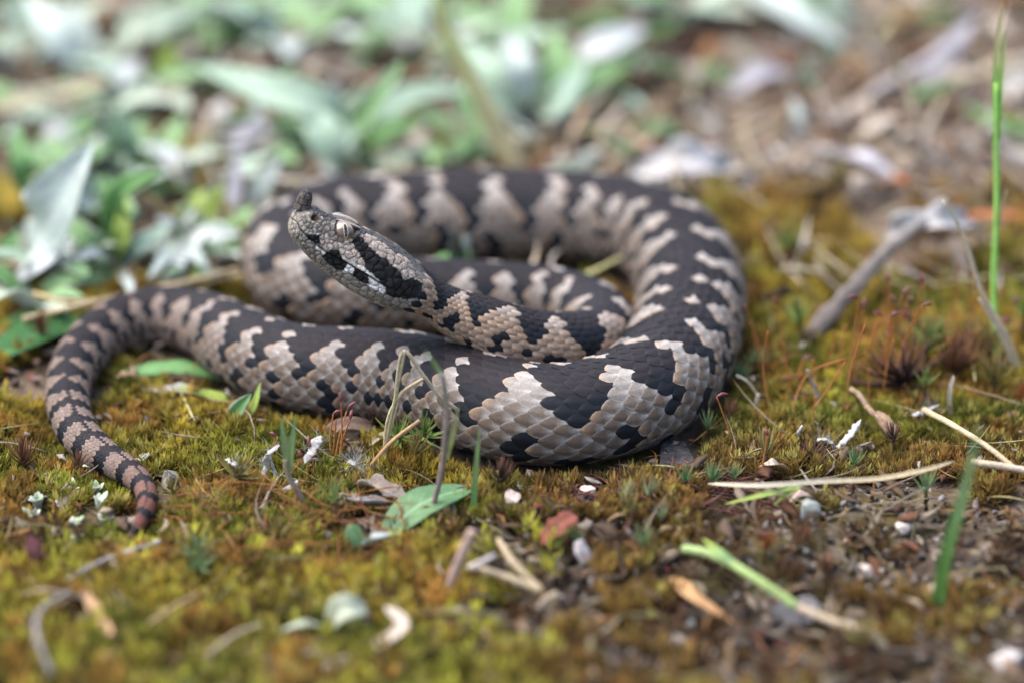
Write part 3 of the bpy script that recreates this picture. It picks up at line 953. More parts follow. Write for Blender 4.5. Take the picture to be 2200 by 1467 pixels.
def rock_mesh(name, size, col, col2, seed, cuts=12, rough=.10):
    r = np.random.default_rng(seed)
    g = ball(22, 32)
    p = g * np.asarray(size)
    for _ in range(cuts):
        n = unit(r.normal(size=3)); d = r.uniform(.38, .72)
        k = (p / np.asarray(size)) @ n - d
        p = p - (np.maximum(k, 0)[..., None] * n) * np.asarray(size) * .97
    p = p * (1 + rough * (vn(g[..., 0] * 3 + 9, g[..., 1] * 3 + 9, g[..., 2] * 3 + 9, seed) - .5) * 2)[..., None]
    nz = vn(g[..., 0] * 4 + 9, g[..., 1] * 4 + 9, g[..., 2] * 4 + 9, seed + 2)
    c = mixc(np.asarray(col, float), np.asarray(col2, float), smooth(.35, .75, nz))
    return mesh(name, p.reshape(-1, 3), grid_faces(22, 32, True)[:, ::-1], c.reshape(-1, 3), [M_STONE])

CO = dict(mint=(.38, .51, .38), pale=(.48, .56, .42), white=(.68, .70, .69), wool=(.56, .55, .53), green=(.14, .29, .10), mid=(.24, .40, .17), deep=(.045, .15, .04), lime=(.34, .45, .09),
          straw=(.50, .40, .25), strawg=(.36, .36, .17), rust=(.36, .12, .045), tan=(.46, .29, .16), gbrown=(.20, .165, .14), grey=(.34, .32, .31), dark=(.05, .04, .04), lilac=(.50, .47, .50),
          bark=(.23, .16, .115), cream=(.62, .52, .42), purple=(.15, .09, .10), orange=(.42, .20, .06), yellowg=(.30, .36, .06), silver=(.52, .59, .54))

# ------------------------------------------------------------------ leafy plants
UPC = unit(-VIEW * .75 + np.array([0, 0, .5]))
def cc(c):
    return CO[c] if isinstance(c, str) else c
_seed = [100]
def nxt():
    _seed[0] += 1
    return _seed[0]

def add_leaf(root, org, pts, wpx, ctop, cbot='wool', shape='lance', up='c', fold=.25, thick=.03, mats=None, name='leaf', **kw):
    path = lay(pts)
    w = px_w(wpx, path[len(path) // 2])
    me = leaf_mesh(name, path, w, cc(ctop), cc(cbot), shape, UPC if up == 'c' else np.array([0, 0, 1.0]), fold, thick, mats, seed=nxt(), org=org, **kw)
    return obj(name, me, root)

def plant(name, label, cat, base, leaves, group=None):
    org = G(*base)
    root = thing(name, org, label, cat, group)
    for lf in leaves:
        kw = lf[5] if len(lf) > 5 else {}
        add_leaf(root, org, lf[0], lf[1], lf[2], lf[3], lf[4], **kw)
    return root

def single_leaf(name, label, cat, pts, wpx, ctop, cbot='wool', shape='lance', group=None, **kw):
    org = G(pts[0][0], pts[0][1])
    path = lay(pts)
    up = kw.pop('up', 'c')
    me = leaf_mesh(name, path, px_w(wpx, path[len(path) // 2]), cc(ctop), cc(cbot), shape, UPC if up == 'c' else np.array([0, 0, 1.0]), seed=nxt(), org=org, **kw)
    return tag(obj(name, me, None, org), label, cat, group)

plant('hawkweed_plant', 'silvery green rosette of pointed leaves growing behind the arched tail', 'plant', (247, 575), [
    ([(247, 575, .1), (190, 520, .9), (122, 452, 1.5)], 62, 'mid', 'white', 'lance', dict(rim=.7)),
    ([(250, 575, .1), (310, 520, .8), (372, 478, 1.2)], 46, 'mint', 'white', 'lance', dict(rim=.8)),
    ([(252, 560, .2), (262, 420, 2.2), (345, 372, 3.0)], 66, 'green', 'lime', 'lance', dict(fold=.55)),
    ([(248, 560, .2), (262, 500, 1.2), (268, 415, 2.0)], 44, 'lime', 'pale', 'lance'),
    ([(255, 580, .1), (180, 600, .5), (70, 612, .3)], 44, 'mid', 'pale', 'lance'),
    ([(245, 585, .1), (275, 605, .5), (285, 640, .5)], 30, 'silver', 'white', 'lance'),
    ([(240, 570, .2), (190, 545, .9), (150, 560, .6)], 34, 'white', 'white', 'lance'),
])
plant('hawkweed_plant', 'white woolly starburst of narrow leaves beside the thick bend of the coil', 'plant', (392, 520), [
    ([(392, 520, .1), (450, 505, .6), (524, 500, .6)], 44, 'white', 'mint', 'lance'),
    ([(392, 515, .1), (360, 480, .9), (335, 470, 1.2)], 36, 'white', 'pale', 'lance'),
    ([(392, 520, .1), (350, 560, .7), (318, 600, .6)], 34, 'silver', 'white', 'lance'),
    ([(395, 525, .1), (430, 560, .6), (462, 600, .3)], 34, 'silver', 'white', 'lance'),
    ([(392, 525, .1), (386, 570, .6), (380, 612, .4)], 32, 'white', 'mint', 'lance'),
    ([(392, 510, .1), (410, 470, 1.0), (420, 450, 1.4)], 30, 'white', 'pale', 'lance'),
    ([(420, 560, .1), (425, 590, .4), (428, 605, .4)], 22, 'green', 'mint', 'lance'),
])
plant('hawkweed_plant', 'large white felted leaf standing upright with green leaves at its foot', 'plant', (70, 560), [
    ([(62, 560, .1), (120, 440, 2.2), (198, 312, 3.6)], 150, (.50, .57, .52), 'silver', 'lance', dict(rib=.2, wave=.5, fold=.4)),
    ([(75, 440, .1), (45, 350, 1.6), (35, 265, 2.2)], 56, 'green', 'mint', 'lance'),
    ([(60, 560, .1), (100, 520, .8), (140, 505, 1.0)], 40, 'mid', 'white', 'lance'),
    ([(0, 560, .2), (25, 520, .8), (50, 500, 1.0)], 40, 'green', 'mid', 'lance'),
    ([(10, 620, .1), (90, 560, .8), (150, 520, .6)], 40, 'white', 'lilac', 'lance'),
])
plant('hawkweed_plant', 'pale green upright leaves beside a yellow moss clump', 'plant', (270, 380), [
    ([(268, 370, .1), (264, 300, 1.3), (272, 232, 2.0)], 84, 'mint', 'pale', 'ovate', dict(rib=.1)),
    ([(150, 330, .1), (180, 275, .8), (215, 250, 1.0)], 46, 'mid', 'mint', 'lance'),
    ([(80, 310, .1), (110, 285, .7), (150, 270, 1.0)], 44, 'lilac', 'white', 'lance'),
])
plant('hawkweed_plant', 'dense pale green leaf cluster just beyond the coil and under the tilted stalk', 'plant', (760, 345), [
    ([(745, 330, .1), (700, 240, 1.2), (560, 190, 1.6), (420, 140, 2.0)], 84, 'mint', 'white', 'lance'),
    ([(735, 330, .1), (790, 240, 1.6), (868, 128, 2.8)], 70, 'mid', 'white', 'lance', dict(rim=.9, fold=.5)),
    ([(760, 335, .1), (870, 210, 1.0), (1010, 190, 1.1)], 56, 'mint', 'white', 'lance'),
    ([(760, 340, .1), (830, 280, .7), (915, 262, .9)], 56, 'green', 'mint', 'lance'),
    ([(780, 355, .1), (850, 345, .5), (940, 308, .7)], 44, 'pale', 'mint', 'lance'),
    ([(850, 355, .1), (940, 335, .5), (1055, 308, .6)], 48, 'mid', 'mint', 'lance'),
    ([(750, 375, .1), (705, 300, .9), (655, 225, 1.3)], 96, 'mint', 'pale', 'lance'),
    ([(755, 375, .1), (735, 320, .9), (765, 270, 1.4)], 70, 'mint', 'pale', 'lance'),
    ([(770, 370, .1), (790, 330, .7), (800, 300, 1.0)], 54, 'lime', 'mid', 'lance'),
    ([(690, 330, .1), (640, 290, .5), (590, 245, .9)], 56, 'mid', 'pale', 'lance'),
])
plant('hawkweed_plant', 'mint leaf cluster beyond the back coil with one bright white leaf', 'plant', (1140, 250), [
    ([(1140, 250, .1), (1070, 170, 1.0), (990, 85, 1.4)], 74, 'mint', 'pale', 'lance'),
    ([(1150, 245, .1), (1120, 150, 1.4), (1090, 70, 1.8)], 66, 'silver', 'white', 'lance'),
    ([(1160, 245, .1), (1200, 160, 1.2), (1180, 60, 1.8)], 70, 'mid', 'mint', 'lance'),
    ([(1160, 250, .1), (1240, 190, .9), (1340, 140, 1.2)], 70, 'mid', 'mint', 'lance'),
    ([(1130, 255, .1), (1080, 220, .7), (1010, 200, .9)], 60, 'mint', 'pale', 'lance'),
    ([(1150, 255, .1), (1200, 220, .8), (1260, 130, 1.4)], 62, 'mint', 'white', 'lance'),
    ([(1140, 255, .1), (1140, 190, 1.0), (1150, 120, 1.6)], 58, 'pale', 'white', 'lance'),
    ([(1235, 120, .6), (1300, 95, .9), (1385, 62, 1.1)], 64, 'white', 'lilac', 'lance'),
])
plant('hawkweed_plant', 'broad grey green leaves crossing above the pale straw blade', 'plant', (150, 190), [
    ([(190, 175, .1), (130, 90, 1.2), (55, -20, 1.6)], 62, 'silver', 'mint', 'lance'),
    ([(150, 150, .1), (70, 85, .7), (-30, 110, .9)], 62, 'pale', 'mid', 'lance'),
    ([(120, 120, .1), (60, 30, .9), (-20, 20, 1.1)], 70, 'mint', 'green', 'lance'),
    ([(170, 160, .1), (180, 70, 1.0), (120, 0, 1.4)], 50, 'silver', 'pale', 'lance'),
    ([(30, 260, .1), (10, 210, .8), (-30, 180, 1.0)], 50, 'mid', 'green', 'lance'),
])
plant('hawkweed_plant', 'arching yellow green leaves beside a small lime sprout', 'plant', (300, 140), [
    ([(240, 120, .1), (310, 60, 1.1), (430, 20, 1.2)], 66, 'pale', 'mid', 'lance'),
    ([(380, 110, .1), (450, 60, .9), (535, 80, .8)], 72, 'mid', 'green', 'ovate'),
    ([(320, 100, .1), (370, 50, 1.0), (450, 10, 1.2)], 60, 'mint', 'pale', 'lance'),
    ([(230, 130, .1), (270, 90, .8), (290, 20, 1.4)], 46, 'pale', 'strawg', 'lance'),
])
plant('hawkweed_plant', 'blurred pale leaves left of the tall tilted stalk base', 'plant', (850, 60), [
    ([(860, 70, .1), (820, 10, 1.0), (760, -40, 1.3)], 100, 'mid', 'mint', 'ovate'),
    ([(850, 70, .1), (880, 20, 1.0), (930, -40, 1.3)], 90, 'mint', 'pale', 'ovate'),
])['label'] = 'broad soft green leaves at the upper end of the tilted stalk'
plant('hawkweed_plant', 'long silver leaf drooping over an orange dead leaf', 'plant', (1790, 60), [
    ([(1600, -30, .6), (1700, 20, 1.3), (1830, 105, .5)], 74, 'silver', 'mint', 'lance'),
    ([(1850, 60, .1), (1810, 20, .9), (1780, -30, 1.3)], 90, 'pale', 'mint', 'ovate'),
    ([(1790, 50, .1), (1730, -10, .9), (1660, -50, 1.1)], 60, 'mid', 'mint', 'lance'),
])
plant('broad_leaf_plant', 'deep green broad leaves pressed under the outside of the tail bend', 'plant', (100, 720), [
    ([(215, 660, .05), (110, 705, .5), (-30, 780, .3)], 120, 'deep', 'mid', 'ovate', dict(up='z')),
    ([(160, 690, .05), (60, 690, .4), (-30, 710, .3)], 70, 'green', 'mid', 'lance', dict(up='z')),
])
plant('lime_sprout', 'small lime green upright sprout behind the pale white leaf', 'plant', (350, 200), [
    ([(345, 200, .1), (352, 150, .9), (376, 92, 1.6)], 46, 'lime', 'yellowg', 'ovate'),
    ([(345, 200, .1), (335, 170, .6), (340, 140, 1.0)], 30, 'yellowg', 'lime', 'lance'),
])
plant('low_leaf_plant', 'two flat leaves lying inside the tail curve, one greyish and withered', 'plant', (480, 820), [
    ([(500, 815, .05), (400, 790, .45), (258, 798, .35)], 66, 'green', 'mid', 'ovate', dict(up='z', fold=.05)),
    ([(520, 872, .05), (430, 845, .35), (290, 832, .3)], 46, 'lime', 'grey', 'lance', dict(up='z', tipc=(.42, .39, .38), wave=.4)),
])
plant('seedling', 'small grey green seedling with folded leaf beside the thick flank', 'plant', (500, 920), [
    ([(488, 915, .1), (512, 880, .6), (540, 845, 1.0)], 34, 'green', 'silver', 'lance', dict(fold=.7, rim=.8)),
    ([(500, 920, .1), (540, 880, .6), (560, 820, 1.1)], 18, 'lime', 'yellowg', 'lance'),
    ([(478, 910, .1), (500, 905, .2), (540, 890, .3)], 22, 'wool', 'wool', 'lance'),
])

# further rosettes of the same plant in the soft distance, each with its own leaves
for (bx, by, nl, ln, pal_, lab) in [
        (330, 235, 7, 150, ('mint', 'pale', 'mid'), 'loose pale rosette below the lime sprout'), (500, 95, 8, 170, ('mid', 'mint', 'green'), 'soft green rosette above the long mint leaf'),
        (640, 120, 7, 160, ('mint', 'silver', 'mid'), 'silvery rosette behind the raised horn'), (560, 345, 6, 120, ('silver', 'white', 'mid'), 'whitish rosette behind the back of the coil near the horn'),
        (1020, 330, 6, 120, ('mid', 'green', 'pale'), 'small green rosette at the foot of the tilted stalk'), (900, 140, 7, 150, ('mint', 'mid', 'pale'), 'mint rosette left open beside the tilted stalk'),
        (1290, 215, 6, 130, ('mid', 'mint', 'green'), 'green rosette under the bright white leaf'), (1450, 60, 6, 140, ('pale', 'mid', 'mint'), 'pale rosette between the mint cluster and the silver leaf'),
        (150, 400, 7, 150, ('green', 'mid', 'mint'), 'fresh green rosette behind the large white felted leaf'), (430, 430, 6, 120, ('mint', 'white', 'lime'), 'woolly rosette beside the lime green leaf'),
        (40, 160, 7, 170, ('mid', 'silver', 'pale'), 'tall grey green rosette under the pale straw blade'), (720, 40, 6, 160, ('mint', 'pale', 'mid'), 'pale rosette behind the silvery one'),
        (60, 660, 6, 140, ('mid', 'green', 'pale'), 'green rosette under the two crossing straws'), (330, 560, 6, 110, ('pale', 'silver', 'mid'), 'low silver rosette between arch and starburst'),
        (200, 470, 7, 130, ('silver', 'mid', 'mint'), 'broad silvery rosette against the foot of the large felted leaf'), (330, 400, 7, 130, ('mid', 'mint', 'pale'), 'fresh mint rosette before the yellow moss clump'), (120, 590, 7, 130, ('mint', 'mid', 'silver'), 'grey green rosette just above the two crossing straws'),
        (470, 560, 6, 110, ('mint', 'silver', 'mid'), 'small silver rosette tucked beside the thick bend'), (200, 300, 7, 150, ('mint', 'pale', 'mid'), 'pale rosette under the white leaf by the lime sprout'), (1090, 120, 6, 150, ('mint', 'mid', 'pale'), 'soft mint rosette just past the tilted stalk')]:
    org = G(bx, by)
    root = thing('hawkweed_plant', org, lab.replace('left open ', ''), 'plant', 'hawkweed rosettes beyond the snake')
    a0 = rng.uniform(0, 6.28)
    for k in range(nl):
        a = a0 + k * 2.39996 + rng.normal(0, .2)
        L = px_w(ln, org) * rng.uniform(.9, 1.45)
        d = np.array([math.cos(a), math.sin(a), 0])
        rise_ = rng.uniform(.25, .75)
        pth = org + np.array([d * .08, d * L * .5 + [0, 0, L * rise_ * .7], d * L * .98 + [0, 0, L * rise_ * rng.uniform(.6, 1.15)]])
        me = leaf_mesh('leaf', pth, L * rng.uniform(.30, .42), CO[pal_[k % 3]], CO['white'], 'lance', (0, 0, 1), .3, .03, rim=.5, seed=nxt(), org=org)
        obj('leaf', me, root)

# single dead, woolly or fallen leaves
D2 = [M_DRY, M_DRY]; W2 = [M_WOOL, M_WOOL]
single_leaf('fallen_leaf', 'fresh green oval leaf with purple spot, pale veins, lying before the coil', 'leaf', [(825, 1150, .15), (900, 1085, .55), (1012, 1045, .45)], 104, (.14, .25, .115), 'mint', 'ovate', up='z', fold=.12, thick=.02, rib=.75, nseg=60, nb=41, wave=.03, spots=[(.93, -.35, .12, (.07, .04, .09))], tipc=(.12, .24, .11))
single_leaf('curled_leaf', 'white felted curled leaf touching the stalk end of the green oval leaf', 'leaf', [(785, 1188, .1), (800, 1163, .5), (858, 1146, .6)], 34, 'white', 'mint', 'lance', curl=1.5, up='z', mats=W2)
single_leaf('leaf_scrap', 'torn bright green leaf scrap by the white curled leaf', 'leaf', [(785, 1192, .1), (768, 1160, .5), (750, 1128, .7)], 40, 'mid', 'pale', 'ragged', up='c')
single_leaf('dead_leaf', 'grey withered leaf with rolled edge next to the green oval leaf', 'leaf', [(716, 1068, .3), (770, 1076, .5), (838, 1078, .4)], 30, 'grey', 'lilac', 'ragged', up='z', curl=1.2, mats=D2)
single_leaf('dead_leaf', 'crumpled brown leaf behind the rolled grey one', 'leaf', [(766, 1040, .3), (820, 1050, .6), (872, 1078, .4)], 52, 'gbrown', 'cream', 'ragged', up='z', curl=.9, wave=.6, mats=D2)
single_leaf('dead_leaf', 'dark grey shrivelled strip under the green oval leaf', 'leaf', [(775, 1105, .1), (800, 1130, .3), (830, 1160, .2)], 36, 'gbrown', 'grey', 'ragged', up='z', wave=.8, mats=D2)
single_leaf('dead_leaf', 'big white papery leaf fallen just beyond the coil', 'leaf', [(1345, 372, .3), (1400, 368, .4), (1490, 345, .9), (1560, 372, .5), (1645, 415, .1)], 74, (.50, .48, .47), 'lilac', 'lance', mats=D2, curl=.25, wave=.9, fold=.5, rib=.3, nseg=30)
single_leaf('dead_leaf', 'white sickle shaped dead leaf among the dark litter', 'leaf', [(1565, 212, .3), (1620, 160, .9), (1700, 155, .6)], 44, 'lilac', 'white', 'lance', mats=W2)
single_leaf('dead_leaf', 'orange dead leaf hanging under the long silver leaf', 'leaf', [(1815, 195, .1), (1830, 150, .7), (1822, 105, 1.2)], 74, 'tan', 'orange', 'ovate', mats=D2)
single_leaf('dead_leaf', 'white woolly leaf draped over the grey twig end', 'leaf', [(1905, 512, 1.2), (1960, 482, 1.5), (2030, 472, 1.4), (2100, 505, .6)], 62, (.52, .50, .48), 'lilac', 'ragged', mats=W2, curl=.3, wave=1.0, fold=.35, nseg=30)
single_leaf('dead_leaf', 'grey wilted leaf tip hanging from the white draped leaf', 'leaf', [(2048, 505, .7), (2068, 570, .5), (2072, 650, .1)], 34, 'gbrown', 'grey', 'lance', mats=D2)
single_leaf('dead_leaf', 'white leaf slanting up across crossed grey straws', 'leaf', [(1975, 200, .2), (2030, 120, 1.0), (2095, 40, 1.6)], 52, 'lilac', 'white', 'lance', mats=W2)
single_leaf('dead_leaf', 'white leaf lying beside the lime sprout', 'leaf', [(222, 215, .2), (262, 165, .9), (305, 128, 1.3)], 56, 'white', 'silver', 'lance', mats=W2)
single_leaf('dead_leaf', 'white leaf lying flat between yellow moss and pale leaf cluster', 'leaf', [(455, 310, .2), (520, 290, .6), (590, 255, .7)], 50, 'lilac', 'white', 'lance', mats=W2)
single_leaf('dead_leaf', 'narrow lilac grey leaf leaning by a lime leaf', 'leaf', [(478, 500, .1), (500, 420, 1.1), (515, 325, 2.0)], 36, 'lilac', 'white', 'lance', mats=W2)
single_leaf('green_leaf', 'lime green leaf leaning by the narrow lilac grey one', 'leaf', [(432, 500, .1), (452, 450, .8), (480, 395, 1.3)], 38, 'lime', 'mid', 'lance')
single_leaf('dead_leaf', 'white leaf standing against the thick bend of the coil', 'leaf', [(545, 465, .2), (560, 410, 1.0), (605, 340, 1.8)], 50, 'silver', 'white', 'lance', mats=W2)
single_leaf('dead_leaf', 'rusty brown bark like leaf beside the white draped leaf', 'leaf', [(2075, 465, .5), (2140, 462, .6), (2230, 472, .4)], 30, 'rust', 'tan', 'strip', up='z', mats=D2)
single_leaf('dead_leaf', 'curled rust brown leaf among litter beyond the mossy bank', 'leaf', [(1880, 408, .3), (1940, 395, .7), (1995, 430, .2)], 40, 'rust', 'tan', 'lance', up='z', curl=1.0, mats=D2)
single_leaf('dead_leaf', 'grey flat leaf below the thin crossed straws', 'leaf', [(1800, 335, .2), (1860, 340, .6), (1930, 385, .2)], 46, 'lilac', 'grey', 'lance', up='z', mats=D2)
single_leaf('dead_leaf', 'whitish leaf scrap behind the grey flat leaf', 'leaf', [(1840, 300, .2), (1880, 270, .6), (1935, 255, .4)], 44, 'cream', 'white', 'ragged', up='z', mats=D2)
single_leaf('dead_leaf', 'white leaf at the end of the long horizontal straw', 'leaf', [(2140, 200, .3), (2180, 175, .6), (2240, 150, .5)], 46, 'white', 'lilac', 'lance', mats=W2)
single_leaf('dead_leaf', 'tan curled dry leaf near the grey stone', 'leaf', [(1440, 1240, .4), (1490, 1292, .5), (1585, 1345, .25)], 46, (.52, .31, .15), 'tan', 'lance', up='z', curl=1.3, mats=D2)
single_leaf('dead_leaf', 'pale greenish folded leaf piece beside the white hook shaped strip', 'leaf', [(705, 1345, .4), (745, 1305, .9), (790, 1310, .7)], 62, (.50, .54, .40), 'white', 'ovate', mats=[M_WOOL, M_WOOL], fold=.4)
single_leaf('dead_leaf', 'white hook shaped leaf strip on the near moss', 'leaf', [(690, 1440, .4), (790, 1400, .6), (865, 1345, .8), (828, 1302, .8)], 34, 'cream', 'white', 'strip', up='z', mats=W2, curl=.6)
single_leaf('dead_leaf', 'thin pale leaf pointing at the pale folded piece', 'leaf', [(605, 1352, .4), (655, 1338, .7), (705, 1348, .5)], 26, (.46, .5, .36), 'pale', 'lance', up='z')
single_leaf('dead_leaf', 'orange tan leaf fragment on near moss beside bent grey stem', 'leaf', [(175, 1265, .5), (205, 1310, .5), (240, 1365, .4)], 30, 'tan', 'orange', 'ragged', up='z', mats=D2)
single_leaf('dead_leaf', 'cream flake of dead leaf in moss beyond the dark wedge stone', 'leaf', [(1625, 1010, .2), (1660, 998, .5), (1690, 1010, .2)], 30, 'cream', 'tan', 'ovate', up='z', curl=.8, mats=D2)
single_leaf('dead_leaf', 'pinkish cream leaf crumb below the fallen grass blades', 'leaf', [(1690, 1085, .2), (1720, 1060, .5), (1755, 1075, .2)], 30, (.45, .33, .28), 'cream', 'ragged', up='z', mats=D2)
single_leaf('dead_leaf', 'reddish brown crumpled leaf bit on moss by the white chip', 'leaf', [(1160, 1160, .3), (1190, 1135, .8), (1235, 1105, .7)], 44, (.28, .09, .06), 'rust', 'ragged', up='c', mats=D2)
single_leaf('dead_leaf', 'maroon shrivelled leaf standing beside the bent straw', 'leaf', [(95, 1225, .2), (80, 1195, .8), (62, 1150, 1.3)], 40, (.16, .06, .06), 'purple', 'ragged', mats=D2)
single_leaf('green_leaf', 'bit of bright green leaf in the gap between coils', 'leaf', [(900, 575, .6), (950, 556, 1.0), (1020, 548, 1.0)], 34, 'green', 'mid', 'lance', up='z')
single_leaf('dead_leaf', 'grey green folded leaf wedged in the gap between coils', 'leaf', [(985, 580, .5), (978, 530, 1.3), (975, 495, 1.9)], 46, (.16, .17, .14), 'silver', 'lance', curl=.9)
single_leaf('dead_leaf', 'small pale leaf sliver beside the folded leaf between coils', 'leaf', [(1003, 560, .6), (1002, 530, 1.1), (1000, 505, 1.5)], 16, 'silver', 'white', 'strip')

# white woolly remains
def woolly(label, pts, wpx, hairs=40, branch=None, name='woolly_leaf', col='wool'):
    path = lay(pts)
    org = G(pts[0][0], pts[0][1])
    root = thing(name, org, label, 'dead leaf')
    w = px_w(wpx, path[0])
    obj('leaf_strip', tube_mesh('leaf_strip', path, w * .5, w * .42, cc(col), (.40, .37, .34), 12, 44, .75, nxt(), M_WOOL, org, .45, ([0, .06, .2, .4, .55, .8, 1], [w * .06, w * .30, w * .48, w * .30, w * .42, w * .28, w * .04])), root)
    for bpts, bw in (branch or []):
        q = lay(bpts); ww = px_w(bw, q[0])
        obj('side_strip', tube_mesh('side_strip', q, 0, 0, cc(col), cc(col), 10, 26, .6, nxt(), M_WOOL, org, .45, ([0, .2, .5, .8, 1], [ww * .3, ww * .48, ww * .40, ww * .38, ww * .04])), root)
    dn = catmull(path, 60)
    V, Fq = [], []
    for k in range(hairs):
        p = dn[rng.integers(4, 56)]
        d = unit(rng.normal(size=3) + np.array([0, 0, .4])); l = rng.uniform(.8, 1.7) * w
        bend = rng.normal(size=3) * .35 * l
        pp = np.array([p, p + d * l * .5 + bend * .3, p + d * l + bend])
        sd = unit(np.cross(d, rng.normal(size=3))) * .0021
        s2 = unit(np.cross(d, sd)) * .0021
        b0 = len(V) * 1
        for q in pp:
            V += [q + sd, q - sd * .5 + s2 * .8, q - sd * .5 - s2 * .8]
        for a in (0, 3):
            Fq += [(b0 + a, b0 + a + 1, b0 + a + 4, b0 + a + 3), (b0 + a + 1, b0 + a + 2, b0 + a + 5, b0 + a + 4), (b0 + a + 2, b0 + a, b0 + a + 3, b0 + a + 5)]
    if hairs:
        h = obj('hairs', mesh('hairs', np.array(V) - org, np.array(Fq), np.full((len(V), 3), .55), [M_WOOL]), root)
        h['kind'] = 'stuff'
    return root
woolly('white woolly forked leaf remnant lying on the golden moss', [(1742, 948, .35), (1775, 945, .5), (1800, 962, .45)], 22, 46, [([(1798, 962, .45), (1825, 935, .6), (1850, 900, .9)], 22), ([(1795, 960, .42), (1820, 970, .4), (1850, 972, .35)], 20)])
woolly('knotted white woolly strip among the red capsules', [(600, 955, .9), (578, 975, .8), (573, 1000, .5), (562, 1030, .3)], 19, 60, [([(578, 985, .6), (590, 1010, .4), (592, 1050, .2)], 12)])
woolly('long white woolly strip leading under the orange needles', [(690, 935, .7), (672, 965, .5), (655, 995, .4)], 24, 50)
woolly('white woolly strip in front of the knotted one', [(642, 1030, .4), (600, 1060, .35), (555, 1092, .3)], 20, 40)
woolly('small white tuft of plant down by the green moss stars', [(752, 990, .3), (765, 1000, .5), (778, 1012, .3)], 26, 150, name='plant_down')
woolly('white woolly bud with pink mark behind the spiky moss star', [(490, 985, .5), (508, 1000, .6), (520, 1015, .3)], 26, 20)
woolly('short white down scrap by the spiky moss star', [(440, 1068, .3), (455, 1062, .35), (478, 1050, .35)], 16, 14)
woolly('fuzzy grey white scrap below the dark dead moss stars', [(1960, 892, .4), (1990, 882, .5), (2018, 868, .6)], 22, 50, col=(.5, .48, .47))

# ------------------------------------------------------------------ grass, straws, stems, twigs
def stem(name, label, cat, parts, group=None):
    """parts: (part name, pixel points with height or ('d', offset), width px at start and end, colour start, colour end, kind)"""
    first = parts[0][1][0]
    org = G(first[0], first[1])
    root = thing(name, org, label, cat, group) if len(parts) > 1 else None
    for pn, pts, w0, w1, c0, c1, kind in parts:
        path = lay(pts) if len(pts[0]) == 3 else standing(pts, .16 if name == 'tall_grass' else .51)
        if len(pts[0]) == 2 and len(parts) > 1 and pn in ('blade', 'spikelet', 'awn', 'side_shoot', 'side_blade', 'sheath'):
            path = path[1:]                       # springs from the stalk, not from the ground
        a, b = px_w(w0, path[0]), px_w(w1, path[-1])
        nm = pn if root else name
        if kind == 'tube':
            me = tube_mesh(nm, path, a / 2, b / 2, cc(c0), cc(c1), 8, 30, .06, nxt(), M_DRY, org)
        elif kind == 'wood':
            me = tube_mesh(nm, path, a / 2, b / 2, cc(c0), cc(c1), 12, 40, .3, nxt(), M_WOOD, org)
        else:
            me = leaf_mesh(nm, path, max(a, b), cc(c0), cc(c0), 'blade' if kind == 'blade' else 'strip', UPC, .35, .012, [M_LEAF, M_LEAF] if kind == 'blade' else [M_DRY, M_DRY], seed=nxt(), org=org, nseg=28, tipc=cc(c1), wave=.05, rib=.12)
        o = obj(nm, me, root)
        if root is None:
            o.location = Vector(org * CM)
            tag(o, label, cat, group)
            root_o = o
    return root

def standing(pts, k=.51):
    """first pixel stands on the ground, the others rise in the plane facing the lens through it"""
    b = G(pts[0][0], pts[0][1])
    d = depth(b)
    rise = lambda y: -k * (pts[0][1] - y) / W_PX * TAN * d          # an upright thing leans into the lens's depth
    return np.array([b] + [F(x, y, d + rise(y)) for x, y in pts[1:]])

stem('tall_grass', 'tall upright green grass stem with awned tip rising above everything else', 'grass', [
    ('stalk', [(2146, 800), (2136, 640), (2142, 420), (2140, 250), (2141, 180)], 15, 13, (.22, .44, .09), (.24, .46, .10), 'tube'),
    ('blade', [(2146, 800), (2141, 300), (2140, 120), (2153, 6)], 15, 12, (.24, .46, .10), (.44, .44, .18), 'blade'),
    ('spikelet', [(2146, 800), (2144, 260), (2150, 170), (2160, 60)], 15, 12, (.24, .48, .09), (.34, .46, .14), 'blade'),
    ('awn', [(2146, 800), (2150, 200), (2160, 80), (2172, 4)], 3, 1.5, 'strawg', 'straw', 'tube'),
    ('side_shoot', [(2146, 800), (2136, 540), (2146, 480), (2161, 408)], 5, 3, 'strawg', 'straw', 'tube'),
])
stem('dry_grass', 'bleached dry grass stem leaning beside the tall green one', 'dry grass', [
    ('stalk', [(2196, 815), (2165, 730), (2115, 640), (2062, 490), (2026, 430)], 17, 5, 'straw', (.55, .46, .33), 'tube'),
    ('split_sheath', [(2192, 815), (2150, 720), (2104, 642)], 10, 5, (.62, .55, .45), 'cream', 'tube'),
    ('node_stem', [(2220, 772), (2195, 765), (2172, 778)], 9, 9, 'straw', 'straw', 'tube'),
])
stem('tilted_stalk', 'thick old grass stalk leaning behind the coil, straw coloured at its foot', 'dry grass', [
    ('stalk', [(1112, 372), (1060, 260), (1010, 165), (960, 60), (935, -30)], 54, 24, (.74, .60, .34), (.50, .58, .22), 'tube'),
    ('sheath', [(1112, 372), (1100, 345), (1045, 240), (1005, 160)], 44, 10, (.66, .56, .36), 'strawg', 'strip'),
])
stem('flat_straw', 'broad beige straw blade lying across the pale leaves', 'dry grass', [('blade', [(-30, 240, .8), (100, 205, 1.0), (225, 172, .9), (300, 145, .5)], 36, 26, (.46, .42, .28), 'straw', 'strip')])
stem('dry_straw', 'two yellow straws crossing beside the tail bend', 'dry grass', [
    ('straw', [(72, 632, 1.0), (140, 648, 1.0), (262, 640, .6)], 12, 8, (.52, .40, .20), 'straw', 'tube'),
    ('straw', [(50, 686, .7), (150, 662, .9), (270, 632, .7)], 13, 8, 'straw', (.5, .38, .22), 'tube')])
